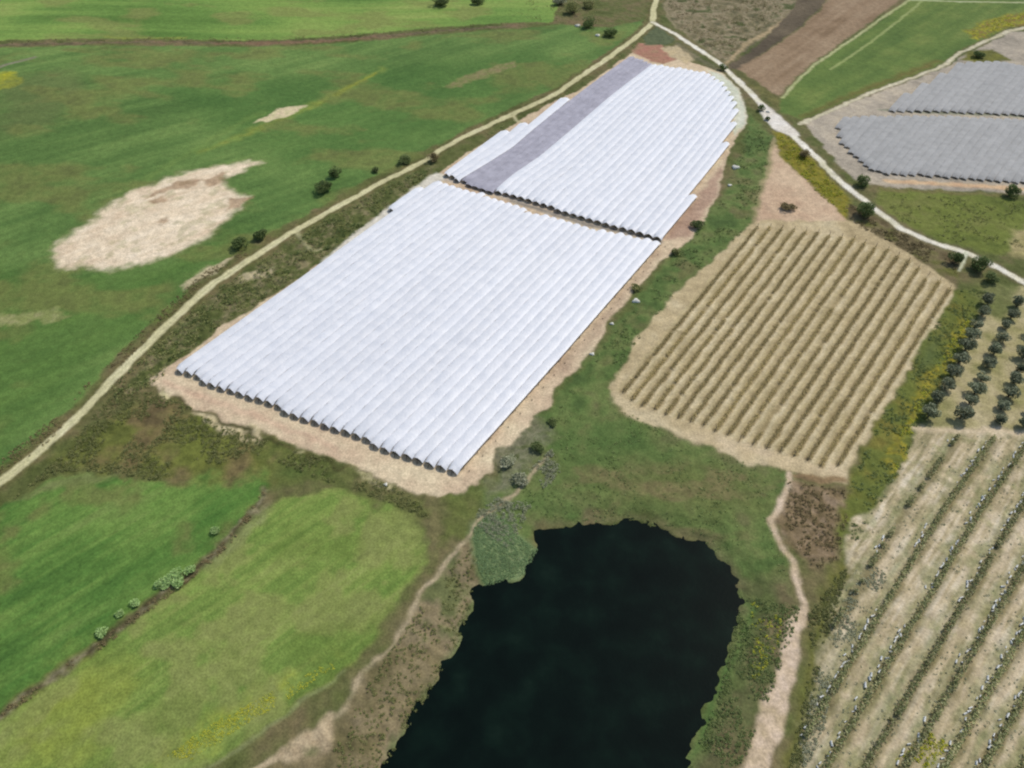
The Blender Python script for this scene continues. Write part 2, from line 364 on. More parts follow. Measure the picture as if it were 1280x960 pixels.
# green strip between the tunnels, the vineyard and the pond
area([(935,140),(968,172),(950,245),(940,285),(855,357),(790,440),(764,480),(770,508),(850,548),(990,594),(966,650),(990,722),(985,770),(945,800),(925,720),(880,672),(800,640),(670,655),(640,690),(600,660),(600,615),(650,560),(700,490),(760,420),(830,330),(900,250),(930,180)],
     [(66,90,46),(78,104,52),(92,112,60),(106,106,68)], con(.4*n12+.6*n4, 2.2), soft=1.5, warp=1.5, r=.3, rg='grass_strip')
area([(700,580),(800,570),(950,590),(960,640),(880,640),(760,620)], [(84,106,48),(98,104,58),(88,98,52)], con(.5*n12+.5*streak(-.25, 14, 2, 47), 2.2), soft=6, warp=3, alpha=.7)
area([(690,560),(760,520),(850,560),(780,600),(700,620)], [(64,94,46),(74,104,50)], n4, soft=6, warp=2, alpha=.6)
area([(880,740),(925,720),(985,730),(1000,760),(975,850),(930,959),(850,990),(900,860),(925,780)], [(84,98,54),(104,98,66),(112,98,72)], con(.5*n12+.5*n4, 2.4), soft=2, warp=2, r=.35)
area([(926,738),(940,760),(925,820),(900,880),(880,930),(866,975),(850,975),(870,905),(896,850),(914,800),(928,760)], [(66,104,48),(82,116,56)], con(n4), soft=1.5, warp=1.2, alpha=.85)
area([(700,580),(940,585),(985,600),(960,650),(990,724),(900,690),(800,646),(680,650)], [(112,108,68),(124,110,76)], con(n1), soft=3, warp=2, alpha=.7, mask=ss(.5, .66, fbm(X/9, Y/5, 163, 4)))
area([(905,215),(940,170),(955,240),(930,290),(850,355),(780,440),(740,470),(800,385),(860,310)], [(112,104,66),(124,112,78)], con(n1), soft=2, warp=2, alpha=.65, mask=ss(.5, .66, fbm(X/8, Y/8, 167, 4)))
line([(668,658,5),(720,651,5),(788,645,6),(845,664,7),(900,684,7),(930,728,6)], [(100,98,64),(116,112,76)], con(n1), soft=1, warp=1.2, alpha=.7)
# pond bank, left: brown dry weeds
area([(600,650),(596,700),(606,740),(590,760),(575,810),(540,870),(505,925),(480,975),(440,1040),(250,1060),(330,965),(420,890),(470,828),(520,752),(550,705)], [(104,96,64),(122,110,78),(134,120,90),(102,106,66)], con(.4*n12+.6*n4, 2.4), soft=1.2, warp=1.5, r=.45, rg='pond_bank')
line([(596,745,7),(590,775,7),(572,810,7),(553,845,7),(525,893,7),(498,930,7),(484,965,7)], [(88,110,60),(104,122,74)], n4, soft=1.4, warp=1.4, alpha=.9)
area([(585,662),(610,640),(632,646),(645,668),(674,687),(668,705),(657,724),(606,738),(594,705)], [(84,108,66),(98,122,78),(112,132,92)], con(n4, 2), soft=1, warp=1, r=.3)
area([(625,540),(672,520),(690,545),(650,600),(610,625)], [(104,106,76),(128,124,98),(84,92,58)], con(n1, 2), soft=2, warp=2, r=.45, alpha=.85)
# reddish dry brush by the path
area([(985,602),(1055,612),(1062,662),(1046,702),(1010,714),(978,660),(966,655)], [(106,92,64),(126,108,80),(146,126,100)], con(.4*n4+.6*n1, 2.4), soft=1.2, warp=1.5, r=.4)
# soil round the white tunnels
S1 = [(184,476),(212,456),(262,423),(272,411),(330,376),(375,348),(425,308),(470,274),(518,236),(546,217),(580,194),(612,176),(640,157),(668,140),(700,122),(722,115),(791,65),(800,54),(822,54),(850,74),(888,85),(905,93),(921,109),(930,130),(933,152),(924,166),(911,188),(904,216),(895,247),(880,278),(861,299),(821,330),(788,372),(764,396),(751,422),(724,459),(694,486),(687,508),(653,536),(640,556),(620,563),(616,583),(600,603),(573,620),(519,618),(469,596),(430,578),(383,563),(345,546),(322,536),(329,549),(318,548),(296,536),(262,524),(242,516),(235,504),(195,489)]
area(S1, [(192,166,136),(206,184,150),(214,196,160)], con(.5*n12+.5*n4, 2), soft=.45, warp=.9, r=.08, rg='tunnel_soil')
area([(238,508),(262,521),(296,533),(322,534),(334,552),(314,549),(290,543),(262,532),(244,522)], [(188,172,130),(206,190,152)], con(n1), soft=.6, warp=1.6)
line([(200,488,6),(240,510,6),(300,535,6),(350,556,5),(430,585,4),(500,614,4)], [(66,66,36),(96,90,54),(186,176,132)], con(n4, 2.6), soft=.6, warp=1.6, r=.6)
line([(205,478,8),(240,492,8),(330,524,8),(420,560,7)], [(196,160,132),(200,168,140)], con(n4), soft=1.2, warp=.8, alpha=.7)
area([(826,300),(862,295),(895,245),(905,205),(890,222),(872,245)], [(160,130,108),(178,148,124)], con(n4), soft=1.2, warp=1, alpha=.9)
area([(785,370),(830,312),(826,304),(700,452),(680,480),(720,455)], [(168,144,118),(184,160,132)], con(n4), soft=1.2, warp=1, alpha=.7)
area([(905,94),(921,110),(930,130),(932,152),(918,170),(915,140),(900,110),(885,88)], [(198,200,172),(208,206,184)], con(n4), soft=1, warp=1)
area([(789,66),(798,54),(824,54),(846,74),(830,80),(815,76)], [(166,118,98),(156,124,96)], con(n4, 2.2), soft=1, warp=1.2)
area([(826,60),(850,56),(872,72),(858,80),(840,72)], [(190,170,130),(176,160,128)], con(n4), soft=1, warp=1.2)
area([(805,47),(820,32),(845,49),(835,56),(806,56)], [(74,88,62),(90,100,70)], con(n4), soft=.8, warp=.8, r=.3)
line([(846,54,8),(870,72,9),(895,86,9)], [(112,104,80),(90,92,62)], con(n4), soft=1, warp=1, alpha=.8)
# corridor between the two blocks
line([(548,223,7),(583,229,7),(615,241,7),(673,261,7),(727,279,7),(781,291,7),(824,302,7)], [(178,164,144),(192,178,158)], con(n4), soft=.6, warp=.4, r=.05)
line([(640,252,6),(673,261,7),(727,279,7),(781,291,7),(824,302,7)], [(134,124,110),(152,142,126)], con(n4), soft=.8, warp=.4)  # far block's shadow painted in as darker corridor soil
area([(400,326),(430,303),(470,271),(518,234),(546,215),(560,222),(520,244),(440,316)], [(206,198,176),(218,210,192)], con(n4), soft=.8, warp=.8)
# upper middle
area([(826,-40),(830,8),(845,34),(905,78),(918,74),(996,14),(1010,-40)], [(96,92,66),(124,114,84),(146,132,104),(84,90,54)], con(.4*n12+.6*n4, 2.6), soft=1, warp=1.5, r=.4, rg='scrub_field')
line([(904,82,5),(935,54,6),(965,36,7),(992,18,7),(1020,-20,6)], [(158,140,104),(172,150,114)], con(n4), soft=1.2, warp=1.2)
area([(905,84),(930,70),(960,44),(994,8),(1006,-60),(1050,-60),(1034,0),(1000,34),(951,68),(924,88)], [(86,76,60),(106,94,74)], con(n12), soft=1, warp=1, r=.2, rg='brown_field')
area([(922,86),(952,68),(1000,36),(1036,0),(1050,-60),(1150,-60),(1124,0),(1056,50),(1014,80),(972,120),(960,112)], [(126,104,78),(144,121,94),(156,134,106)], con(.5*streak(.9, 40, 2.5, 51)+.5*n12, 2), soft=1, warp=1, r=.14, rg='brown_field')
area([(905,86),(922,86),(962,114),(978,124),(1004,150),(1000,156),(960,126)], [(92,92,54),(110,106,62)], con(n4), soft=1, warp=1.2, r=.4)
area([(975,140),(976,124),(1016,84),(1058,55),(1135,2),(1145,-20),(1500,-20),(1480,30),(1300,24),(1262,34),(1200,62),(1172,82),(1086,114),(1002,150)], [(74,102,46),(88,114,52),(104,124,60)], con(.5*streak(.75, 40, 4, 53)+.5*n12, 2), soft=.8, warp=1, r=.1, rg='green_field.003')
line([(1002,146,6),(1086,110,10),(1140,90,10),(1172,76,8)], [(104,98,52),(120,104,60)], con(n4), soft=1.6, warp=1.5, alpha=.8)
area([(1205,40),(1240,22),(1330,8),(1330,24),(1262,34),(1220,50)], [(160,150,46),(120,120,56),(140,110,60)], con(n1, 2.2), soft=1.4, warp=2, alpha=.9)
line([(1160,-20,5),(1135,1,4),(1096,27,4),(1058,54,4),(1018,81,4),(996,102,4),(978,122,4)], [(172,172,124),(160,164,110)], con(n4), soft=.5, warp=.6, rg='dirt_track')
line([(1170,-20,4),(1152,2,3),(1092,50,3),(1038,87,3)], [(140,156,94),(150,162,104)], con(n4), soft=.6, warp=.5, alpha=.8)
line([(1140,0,4),(1200,2,4),(1300,4,4),(1400,8,4)], [(176,178,140),(166,168,122)], con(n4), soft=.6, warp=.5)
area([(1005,154),(1088,119),(1175,87),(1200,72),(1262,40),(1500,36),(1500,262),(1280,243),(1246,240),(1180,237),(1105,234),(1072,226),(1040,196)], [(150,140,122),(170,158,138),(184,170,146)], con(.5*n12+.5*n4, 2.2), soft=.8, warp=1.2, r=.15, rg='tunnel_soil.001')
line([(1000,155,6),(1044,136,5),(1088,116,5),(1130,101,5),(1175,84,5),(1197,68,5),(1228,53,5),(1258,40,6),(1300,30,6),(1400,24,6)], [(190,180,146),(206,196,166)], con(n4), soft=.5, warp=.8, rg='dirt_track')
area([(1200,76),(1212,64),(1240,62),(1268,76),(1230,78)], [(96,96,50),(120,118,52)], con(n4), soft=1, warp=1.4, r=.3)
line([(1100,137,6),(1150,140,8),(1181,141,8),(1230,143,7),(1290,146,7),(1420,150,7)], [(130,130,106),(146,144,122)], con(n4), soft=.6, warp=.6)
line([(1110,227,9),(1180,230,9),(1246,234,9),(1290,238,8)], [(196,160,124),(204,176,136)], con(n4), soft=.8, warp=.8)
area([(1095,236),(1150,240),(1246,244),(1330,262),(1330,330),(1268,316),(1230,316),(1192,304),(1160,294),(1125,278),(1098,258)], [(82,98,40),(102,114,50),(114,116,62)], con(.5*n12+.5*n4, 2.3), soft=1.4, warp=1.6, r=.25, rg='green_field.004')
area([(1262,318),(1268,290),(1310,268),(1330,330)], [(172,156,112),(150,140,92)], con(n4), soft=1.6, warp=1.5)
line([(1102,237,8),(1150,239,7),(1246,243,6)], [(126,116,74),(112,104,60)], con(n4), soft=1, warp=1.4, alpha=.8)
# verge with yellow flowers beside the pale road
area([(968,165),(985,166),(1010,192),(1064,250),(1062,282),(1030,254),(976,198)], [(104,98,46),(134,124,46),(114,112,50)], con(.5*n4+.5*n1, 2.2), soft=1, warp=1.3, r=.4)
area([(1060,255),(1098,272),(1160,304),(1195,318),(1196,362),(1142,322),(1066,284)], [(96,84,58),(116,104,74),(100,100,52)], con(n4, 2.2), soft=1, warp=1.5, r=.4)
# bare triangle and the vineyard ground
area([(967,172),(976,196),(1038,254),(1066,280),(1130,316),(1000,300),(936,290),(948,250),(956,215)], [(186,156,126),(200,174,142)], con(.5*n12+.5*n4, 2), soft=.7, warp=1., r=.1, rg='vineyard_soil')
line([(968,176,5),(958,215,5),(948,250,6),(940,284,5)], [(120,118,76),(150,144,96)], con(n4), soft=1, warp=1, alpha=.8)
VIN = [(936,284),(950,276),(1066,276),(1100,296),(1142,320),(1194,359),(1187,381),(1136,461),(1093,535),(1066,576),(1058,606),(1030,600),(994,590),(934,580),(900,564),(857,548),(840,541),(810,531),(789,521),(780,511),(767,503),(764,492),(768,472),(779,457),(794,424),(828,386),(856,356)]
area(VIN, [(168,150,112),(184,165,126),(196,179,142)], con(.5*n12+.5*n4, 2.2), soft=.6, warp=1.1, r=.1, rg='vineyard_soil')
area([(850,546),(1000,586),(1056,596),(1050,575),(940,556),(880,536)], [(198,178,140),(206,184,150)], con(n4), soft=2, warp=1, alpha=.6)
area([(988,598),(1060,604),(1054,596),(1000,590)], [(124,102,72),(150,126,92)], con(n4), soft=.6, warp=1.2)
# strip between vineyard and olives
area([(1194,362),(1240,360),(1222,392),(1198,446),(1152,530),(1120,598),(1066,684),(1046,704),(1060,604),(1093,535),(1140,455)], [(82,98,44),(98,106,48),(120,112,54)], con(.5*n4+.5*n12, 2.2), soft=1, warp=1.4, r=.4, rg='grass_strip')
area([(1206,395),(1216,402),(1186,455),(1150,510),(1130,580),(1116,598),(1110,575),(1150,490),(1185,430)], [(122,114,50),(156,142,48),(108,112,52)], con(n1, 2.3), soft=1.2, warp=2, alpha=.85)
area([(1180,410),(1160,460),(1140,475),(1165,425)], [(74,92,50),(80,98,54)], n4, soft=1.5, warp=1, alpha=.8)
# orchard and crop ground
area([(1236,352),(1290,362),(1420,400),(1420,545),(1290,545),(1152,538),(1200,446)], [(138,134,86),(160,150,106),(182,168,130)], con(.4*n12+.6*n4, 2.3), soft=1, warp=1.3, r=.15, rg='orchard_soil')
area([(1215,350),(1262,352),(1280,390),(1240,400),(1222,385)], [(86,98,50),(104,108,62)], con(n4), soft=2, warp=2, alpha=.8, r=.4)
QANG = math.atan2(P(1212,639)[1]-P(1087,850)[1], P(1212,639)[0]-P(1087,850)[0])
Q = [(1150,536),(1290,538),(1560,560),(1560,1100),(960,1100),(994,959),(1004,909),(1014,841),(1031,781),(1051,727),(1058,690),(1072,642),(1099,632),(1119,599),(1139,562)]
area(Q, [(146,136,100),(176,160,124),(198,182,150),(208,194,166)], con(.2*n12+.3*n4+.5*streak(QANG, 7, .55, 171), 2.9), soft=.8, warp=1.5, r=.16, rg='crop_soil')
area(Q, [(128,128,84),(150,146,104)], con(n1), soft=1, warp=1, alpha=.6, mask=ss(.56, .7, fbm(X/3.2, Y/3.2, 175, 3)), r=.25)
area([(1058,690),(1090,720),(1050,800),(1040,880),(1000,980),(985,980),(1010,860)], [(128,122,84),(150,140,104),(170,158,124),(100,100,60)], con(.3*n4+.7*n1, 2.6), soft=2.5, warp=2, alpha=.8, r=.3)
line([(1145,536,8),(1200,538,10),(1290,540,10),(1400,545,10)], [(200,180,146),(208,190,158)], con(n4), soft=1, warp=1, alpha=.9)
line([(1050,706,16),(1030,770,16),(1012,840,15),(1000,900,15),(985,975,15)], [(86,92,44),(108,106,54)], con(n4), soft=1.2, warp=1.5, r=.4)
# roads
ROADC = [(188,180,134),(200,192,146),(210,202,160)]
R1 = [(-120,690,15),(-40,630,14),(0,602,13.5),(34,576,13),(67,549,12.5),(101,518,12),(134,481,12),(168,446,11.5),(202,414,11.5),(235,382,11),(269,353,11),(319,320,10),(356,296,9.5),(390,276,9),(430,254,9),(469,232,8.5),(536,198,8),(550,187,8),(586,168,8),(640,143,8),(694,118,8),(727,95,7.5),(761,72,7.5),(795,47,7),(816,28,7.5),(817,10,7),(822,-4,7),(832,-30,6.5),(840,-70,6)]
line(R1, [(92,84,52),(104,98,60),(120,106,72)], con(n4), soft=1.3, warp=1.2, r=.4, wscale=2.2, alpha=.75)
line(R1, ROADC, con(.5*n4+.5*n12), soft=.4, warp=.45, r=.03, rg='farm_road')
line(R1, [(162,160,110),(180,174,124)], con(n1), soft=.35, warp=.3, wscale=.16, alpha=.5, mask=ss(.4, .6, n4))
R2 = [(816,28,6),(843,42,6.5),(860,53,7),(895,76,7),(905,84,7),(922,100,7.5),(953,131,9),(984,161,9),(1005,183,9),(1025,201,8.5),(1051,228,8.5),(1078,248,8.5),(1098,265,9),(1125,285,9),(1159,300,9),(1193,311,9),(1210,317,9),(1235,328,9),(1260,341,9),(1280,353,9.5),(1340,392,10),(1420,450,10)]
line(R2, [(110,102,70),(124,112,80)], con(n4), soft=1., warp=1.2, r=.3, wscale=2, alpha=.7)
line(R2, [(208,200,168),(222,214,192),(228,222,204)], con(n4), soft=.35, warp=.5, r=.03, rg='pale_road')
area([(946,126),(960,132),(1002,170),(985,169),(966,161),(954,147)], [(214,204,186),(224,216,202)], con(n4), soft=.6, warp=.6, r=.04, rg='pale_road')
line([(836,-10,4),(832,8,4),(836,22,4),(846,36,4)], [(130,120,90),(140,128,98)], con(n4), soft=.8, warp=.8)
line([(1207,316,5),(1203,328,4),(1198,338,3)], [(206,206,180),(190,190,150)], con(n4), soft=.4, warp=.4, rg='dirt_track')
line([(372,292,5),(384,306,5),(392,314,4),(400,312,3)], [(176,170,128),(160,152,112)], con(n4), soft=.5, warp=.6)
line([(640,143,4),(645,150,4),(652,154,4)], [(180,172,130),(170,160,120)], con(n4), soft=.4, warp=.4)
TRK = [(250,1010,8),(326,958,9),(369,936,9),(396,918,10),(413,895,8),(430,884,7),(459,841,6.5),(492,804,6),(526,744,6),(553,710,6),(586,670,6),(610,641,6),(640,619,6),(667,592,5),(690,566,4)]
line(TRK, [(142,132,98),(166,150,118),(180,162,130)], con(.5*n4+.5*n1, 2.2), soft=.5, warp=1., r=.08, rg='dirt_track', mask=.55+.45*ss(.3, .55, n12))
area([(326,960),(360,934),(392,912),(412,890),(416,915),(404,945),(390,938),(372,945)], [(168,148,116),(186,166,132)], con(n1), soft=.8, warp=1.4, alpha=.9)
PTH = [(988,592,7),(981,616,7),(974,634,7),(965,652,8),(972,670,8),(984,690,8),(998,724,8),(1004,751,8),(1001,768,13),(994,785,18),(986,815,22),(980,843,25),(967,892,28),(955,930,30),(945,962,31),(920,1040,33)]
line(PTH, [(178,158,124),(194,172,142),(204,182,156)], con(.5*n4+.5*n1, 2), soft=.5, warp=.7, r=.05, rg='footpath')

# ------------------------------------------------------------------ crop-row geometry
def resample(pts, n=90, ext=.5):
    W = np.array(pts)[:, :2]; s = np.r_[0, np.cumsum(np.linalg.norm(np.diff(W, axis=0), axis=1))]; s /= s[-1]
    t = np.linspace(-ext, 1+ext, n); tc = np.clip(t, 0, 1)
    x = np.interp(tc, s, W[:, 0]); y = np.interp(tc, s, W[:, 1])
    a = (W[1]-W[0])/(s[1]-s[0]); b = (W[-1]-W[-2])/(s[-1]-s[-2])
    lo = np.minimum(t, 0); hi = np.maximum(t-1, 0)
    return np.c_[x+a[0]*lo+b[0]*hi, y+a[1]*lo+b[1]*hi]
def rows(Lpx, Rpx, us, du, poly_px, dz, step=1.25, ext=.5):
    """centre lines (world) of parallel rows between two guide lines, cut to an outline"""
    L = resample(PP(Lpx, dz), ext=ext); R = resample(PP(Rpx, dz), ext=ext); W = [p[:2] for p in PP(poly_px, dz)]
    out = []
    for u in us:
        p = L*(1-u)+R*u; seg = np.r_[0, np.cumsum(np.linalg.norm(np.diff(p, axis=0), axis=1))]
        n = int(seg[-1]/step); q = np.linspace(0, seg[-1], n)
        x = np.interp(q, seg, p[:, 0]); y = np.interp(q, seg, p[:, 1]); k = inside(x, y, W)
        best = (0, 0); i = 0
        while i < n:
            if k[i]:
                j = i
                while j+1 < n and k[j+1]: j += 1
                if j-i > best[1]-best[0]: best = (i, j)
                i = j+1
            else: i += 1
        i, j = best
        if j-i < 9: continue
        x, y = x[i:j+1], y[i:j+1]
        t = np.gradient(np.c_[x, y], axis=0); t /= np.linalg.norm(t, axis=1)[:, None]; nr = np.c_[-t[:, 1], t[:, 0]]
        D = np.interp(q[i:j+1], seg, (R-L)[:, 0]), np.interp(q[i:j+1], seg, (R-L)[:, 1])
        w = np.abs(D[0]*nr[:, 0]+D[1]*nr[:, 1])*du
        out.append((u, np.c_[x, y], t, nr, w))
    return out
VROWS = rows([(783,486),(860,392),(947,284)], [(1050,577),(1120,467),(1184,366)], [i/17 for i in range(18)], 1/17,
             [(770,485),(776,470),(850,365),(938,282),(1002,288),(1070,299),(1120,316),(1190,362),(1188,374),(1056,584),(1030,584),(985,568),(930,553),(880,534),(830,517),(790,503)], 0., step=.8)
for u, xy, t, nr, w in VROWS:      # row shade painted as a dark soil band, worked strip between the rows
    b = xy+nr*.15
    line(None, [(134,118,80),(152,135,96)], con(n4), soft=.5, warp=.4, world=[(p[0], p[1], 1.2) for p in b[::4]], alpha=.85)
    line(None, [(196,182,144),(208,194,158)], con(n4), soft=.5, warp=.5, world=[(p[0]-q[0]*1.0, p[1]-q[1]*1.0, .7) for p, q in zip(xy[::4], nr[::4])], alpha=.7)
    line(None, [(164,152,108),(178,162,120)], con(n1), soft=.5, warp=.5, world=[(p[0]+q[0]*1.2, p[1]+q[1]*1.2, .6) for p, q in zip(xy[::4], nr[::4])], alpha=.6)
CROWS = rows([(1197,545),(1129,640),(1000,850)], [(1475,545),(1415,640),(1292,850)], [i/6 for i in range(0, 9)], 1/6,
             [(1140,545),(1290,548),(1480,560),(1480,1000),(985,1000),(1010,900),(1030,810),(1060,730),(1085,655),(1125,610)], 0., step=.8, ext=.6)
for u, xy, t, nr, w in CROWS:
    line(None, [(108,102,66),(132,120,84)], con(n1), soft=.7, warp=.7, world=[(p[0]+q[0]*.35, p[1]+q[1]*.35, 1.7) for p, q in zip(xy[::4], nr[::4])], alpha=.75, r=.3)  # dark band left of the plants paints their shade into the soil
    line(None, [(126,130,88),(158,152,112),(118,118,76)], con(n1, 2.2), soft=.8, warp=.9, world=[(p[0]-q[0]*1.2, p[1]-q[1]*1.2, 1.3) for p, q in zip(xy[::4], nr[::4])], alpha=.75, r=.3)
    line(None, [(186,168,134),(196,176,144)], con(n4), soft=.5, warp=.5, world=[(p[0]+q[0]*1.9, p[1]+q[1]*1.9, .6) for p, q in zip(xy[::4], nr[::4])], alpha=.55)

Z = h(X, Y)+rough*((vn(X/1.5, Y/1.5, 61)-.5)*.9+(vn(X/.7, Y/.7, 62)-.5)*.6)
VALL = np.c_[X, Y, Z]
gk = ss(1.0, 1.5, col[:, 1]/(col[:, 0]+1e-4))[:, None]; lum = (col@np.array([.3, .6, .1]))[:, None]   # young cereal: dusty, not lawn green
col = col*(1-.10*gk)+lum*.10*gk
col = col*(1-gk)+col*gk*np.array([1.25, 1.10, .98])
ny, nx = SH; I = np.arange(ny*nx).reshape(ny, nx)
FALL = np.stack([I[:-1, :-1], I[:-1, 1:], I[1:, 1:], I[1:, :-1]], -1).reshape(-1, 4)
fr = reg[FALL[:, 0]]
REGINFO = {'ground': ('rough weedy ground and dry grass filling the verges', 'ground'),
 'far_field': ('lighter green field beyond the reddish ditch line', 'field'), 'green_field': ('large green field with bare patches left of the dirt road', 'field'),
 'green_field.001': ('dark green field below the dirt road, above the ditch', 'field'), 'green_field.002': ('yellowish green field between the ditch and the pond track', 'field'),
 'green_field.003': ('green field with twin wheel tracks above the grey nets', 'field'), 'green_field.004': ('small rough green field between grey nets and pale road', 'field'),
 'ditch_bank': ('brown overgrown ditch banks dividing the green fields', 'ditch'), 'dirt_track': ('narrow pale dirt tracks through the fields', 'track'),
 'bare_soil_patch': ('pale bare soil patches in the large green field', 'soil'), 'grass_strip': ('green grass strips between tunnels, vineyard and pond', 'grass'),
 'pond_bank': ('brown weedy bank between the pond and the track', 'bank'), 'tunnel_soil': ('pinkish bare soil margin round the white tunnels', 'soil'),
 'tunnel_soil.001': ('pale bare soil round the grey netted rows', 'soil'), 'scrub_field': ('scrubby dry field beside the road fork', 'field'),
 'brown_field': ('ploughed brown field beside the pale road', 'field'), 'vineyard_soil': ('tan soil of the open vineyard and bare triangle', 'soil'),
 'orchard_soil': ('pale soil under the olive trees', 'soil'), 'crop_soil': ('pale soil between the rows with white guards', 'soil'),
 'farm_road': ('pale dirt road curving past the large green field', 'road'), 'pale_road': ('whitish gravel road passing between tunnels and vineyard', 'road'),
 'footpath': ('beige earth path widening beside the pond', 'path')}
for i, nm in enumerate(REG):
    f = FALL[fr == i]
    if not len(f): continue
    u, inv = np.unique(f.ravel(), return_inverse=True)
    o = mesh_np(nm, VALL[u], inv.reshape(-1, 4), M_GROUND, smooth=True, col=col[u])
    tag(o, *REGINFO[nm], kind='structure')
# outer land to the horizon
bx0, bx1, by0, by1 = xa[0], xa[-1], ya[0], ya[-1]; E = 9000
V = []; Fq = []
for (x0, x1, y0, y1) in ((-E, E, by1, E), (-E, E, -E, by0), (-E, bx0, by0, by1), (bx1, E, by0, by1)):
    b = len(V); V += [(x0, y0, 0), (x1, y0, 0), (x1, y1, 0), (x0, y1, 0)]; Fq.append((b, b+1, b+2, b+3))
M_FARLAND = noise_mat('far_land', [(78,96,48),(104,116,60),(136,122,84)], .012, .95, 0)
tag(mesh_np('terrain', V, Fq, M_FARLAND), 'farmland stretching away to the horizon', 'land', kind='structure')
# pond water
m, n, l, b = new_mat('pond_water', .10, .12); b.inputs['IOR'].default_value = 1.33
no = n.new('ShaderNodeTexNoise'); no.inputs['Scale'].default_value = .16; no.inputs['Detail'].default_value = 8
geo = n.new('ShaderNodeNewGeometry'); l.new(geo.outputs['Position'], no.inputs['Vector'])
r = ramp(n, [(8,16,12),(10,20,15),(13,26,19),(22,36,27)], [.3, .48, .62, .78]); l.new(no.outputs['Fac'], r.inputs[0]); l.new(r.outputs[0], b.inputs['Base Color'])
n2 = n.new('ShaderNodeTexNoise'); n2.inputs['Scale'].default_value = 1.6; n2.inputs['Detail'].default_value = 3; l.new(geo.outputs['Position'], n2.inputs['Vector'])
bu = n.new('ShaderNodeBump'); bu.inputs['Strength'].default_value = .12; bu.inputs['Distance'].default_value = .1; l.new(n2.outputs['Fac'], bu.inputs['Height']); l.new(bu.outputs[0], b.inputs['Normal'])
c0 = POND.mean(0); W = c0+(POND-c0)*1.06
o = mesh_np('pond_water', [(*p, WATER) for p in W]+[(*c0, WATER)], [(i, (i+1) % len(W), len(W)) for i in range(len(W))], m)
tag(o, 'dark still pond water between the track and the path', 'pond', kind='structure')

# ------------------------------------------------------------------ covered vine rows
ORD = 'first second third fourth fifth sixth seventh eighth ninth tenth eleventh twelfth thirteenth fourteenth fifteenth sixteenth seventeenth eighteenth nineteenth twentieth twenty-first twenty-second twenty-third twenty-fourth twenty-fifth twenty-sixth twenty-seventh twenty-eighth twenty-ninth thirtieth thirty-first thirty-second'.split()
def cover_row(name, cat, row, mat, label, group, edge=1.3, rise=.27, flat=2.2, side_posts=0, drop=.8, gap=.992, canopy=9., endc=.22):
    u, xy, t, nr, w = row
    base = np.array([xy[0, 0], xy[0, 1], float(h(*xy[0]))])
    root = empty(name, base, label, cat, group)
    zg = h(xy[:, 0], xy[:, 1]); n = len(xy); s = np.linspace(-1, 1, 9)
    d = np.r_[0, np.cumsum(np.linalg.norm(np.diff(xy, axis=0), axis=1))]
    sag = .06*np.abs(np.sin(math.pi*d/5.)); jz = rng.normal(0, .045, n); sag = sag if mat is M_FILM else sag*0; je = rng.normal(0, .015, (n, 2)); ek = rng.uniform(.75, 1.15, 2)
    V = np.zeros((n, 9, 3))
    for k, sk in enumerate(s):
        off = sk*w*.5*gap+(je[:, 0] if k == 0 else je[:, 1] if k == 8 else 0)
        V[:, k, :2] = xy+nr*off[:, None] if np.ndim(off) else xy+nr*off
        droop = ek[0]*np.exp(-(d/.9)**2)+ek[1]*np.exp(-((d[-1]-d)/.9)**2)
        V[:, k, 2] = zg+edge+(rise-sag)*(1-abs(sk)**flat)+jz*(1-abs(sk)*.5)-droop*(drop*abs(sk)**1.7+endc*(1-abs(sk)**1.7))
    idx = np.arange(n*9).reshape(n, 9)
    Fq = np.stack([idx[:-1, :-1], idx[:-1, 1:], idx[1:, 1:], idx[1:, :-1]], -1).reshape(-1, 4)
    mesh_np('film_cover' if mat is M_FILM else 'net_cover', V.reshape(-1, 3)-base, Fq, mat, root, smooth=True)
    # vine leaves carried on wires just under the cover; dense at the open ends
    m = int(d[-1]*canopy); q = rng.uniform(0, d[-1], m); e = 60
    q = np.r_[q, rng.uniform(.2, 2.2, e), d[-1]-rng.uniform(.2, 2.2, e)] if canopy else np.r_[rng.uniform(.1, 1., 14), d[-1]-rng.uniform(.1, 1., 14)]; m = m if canopy else 0
    i = np.clip(np.searchsorted(d, q)-1, 0, n-1); a = rng.uniform(-.36, .36, len(q))*w[i]; a[m:] *= .62
    cx = np.interp(q, d, xy[:, 0])+nr[i, 0]*a; cy = np.interp(q, d, xy[:, 1])+nr[i, 1]*a
    cz = h(cx, cy)+edge-.95+rng.uniform(0, .42+.5*rise, len(q))*(1-(np.abs(a)/w[i]*2)**2)
    lv, lf = leaves(np.c_[cx, cy, cz]-base, .42)
    mesh_np('vine_canopy', lv, lf, M_CANOPY, root)
    for end, sg in ((0, -1), (n-1, 1)):
        p = np.array([*(xy[end]-t[end]*.25*sg), zg[end]]); q0 = np.array([*(xy[end]+t[end]*.55*sg), float(h(*(xy[end]+t[end]*.55*sg)))-.05])
        top = np.array([*(xy[end]-t[end]*.1*sg), zg[end]+edge+rise-.12])
        v, f = tubes([([q0-base, top-base], [.085, .07])])
        mesh_np('end_post', v, f, M_POST, root)
    if side_posts:
        for k in range(2, n, side_posts):
            c = xy[k]+nr[k]*(-w[k]*.5*gap+.06); g = float(h(*c)); a2 = xy[k]-nr[k]*(w[k]*.5+1.4); g2 = float(h(*a2))
            v, f = tubes([([np.array([*c, g-.05])-base, np.array([*c, g+edge+.03])-base], [.07, .06])])
            mesh_np('side_post', v, f, M_POST, root)
            v, f = tubes([([np.array([*a2, g2-.05])-base, np.array([*(a2+nr[k]*.08), g2+.38])-base], [.10, .08])])
            mesh_np('anchor_stake', v, f, M_POST, root)
    return root
DZ = 1.45
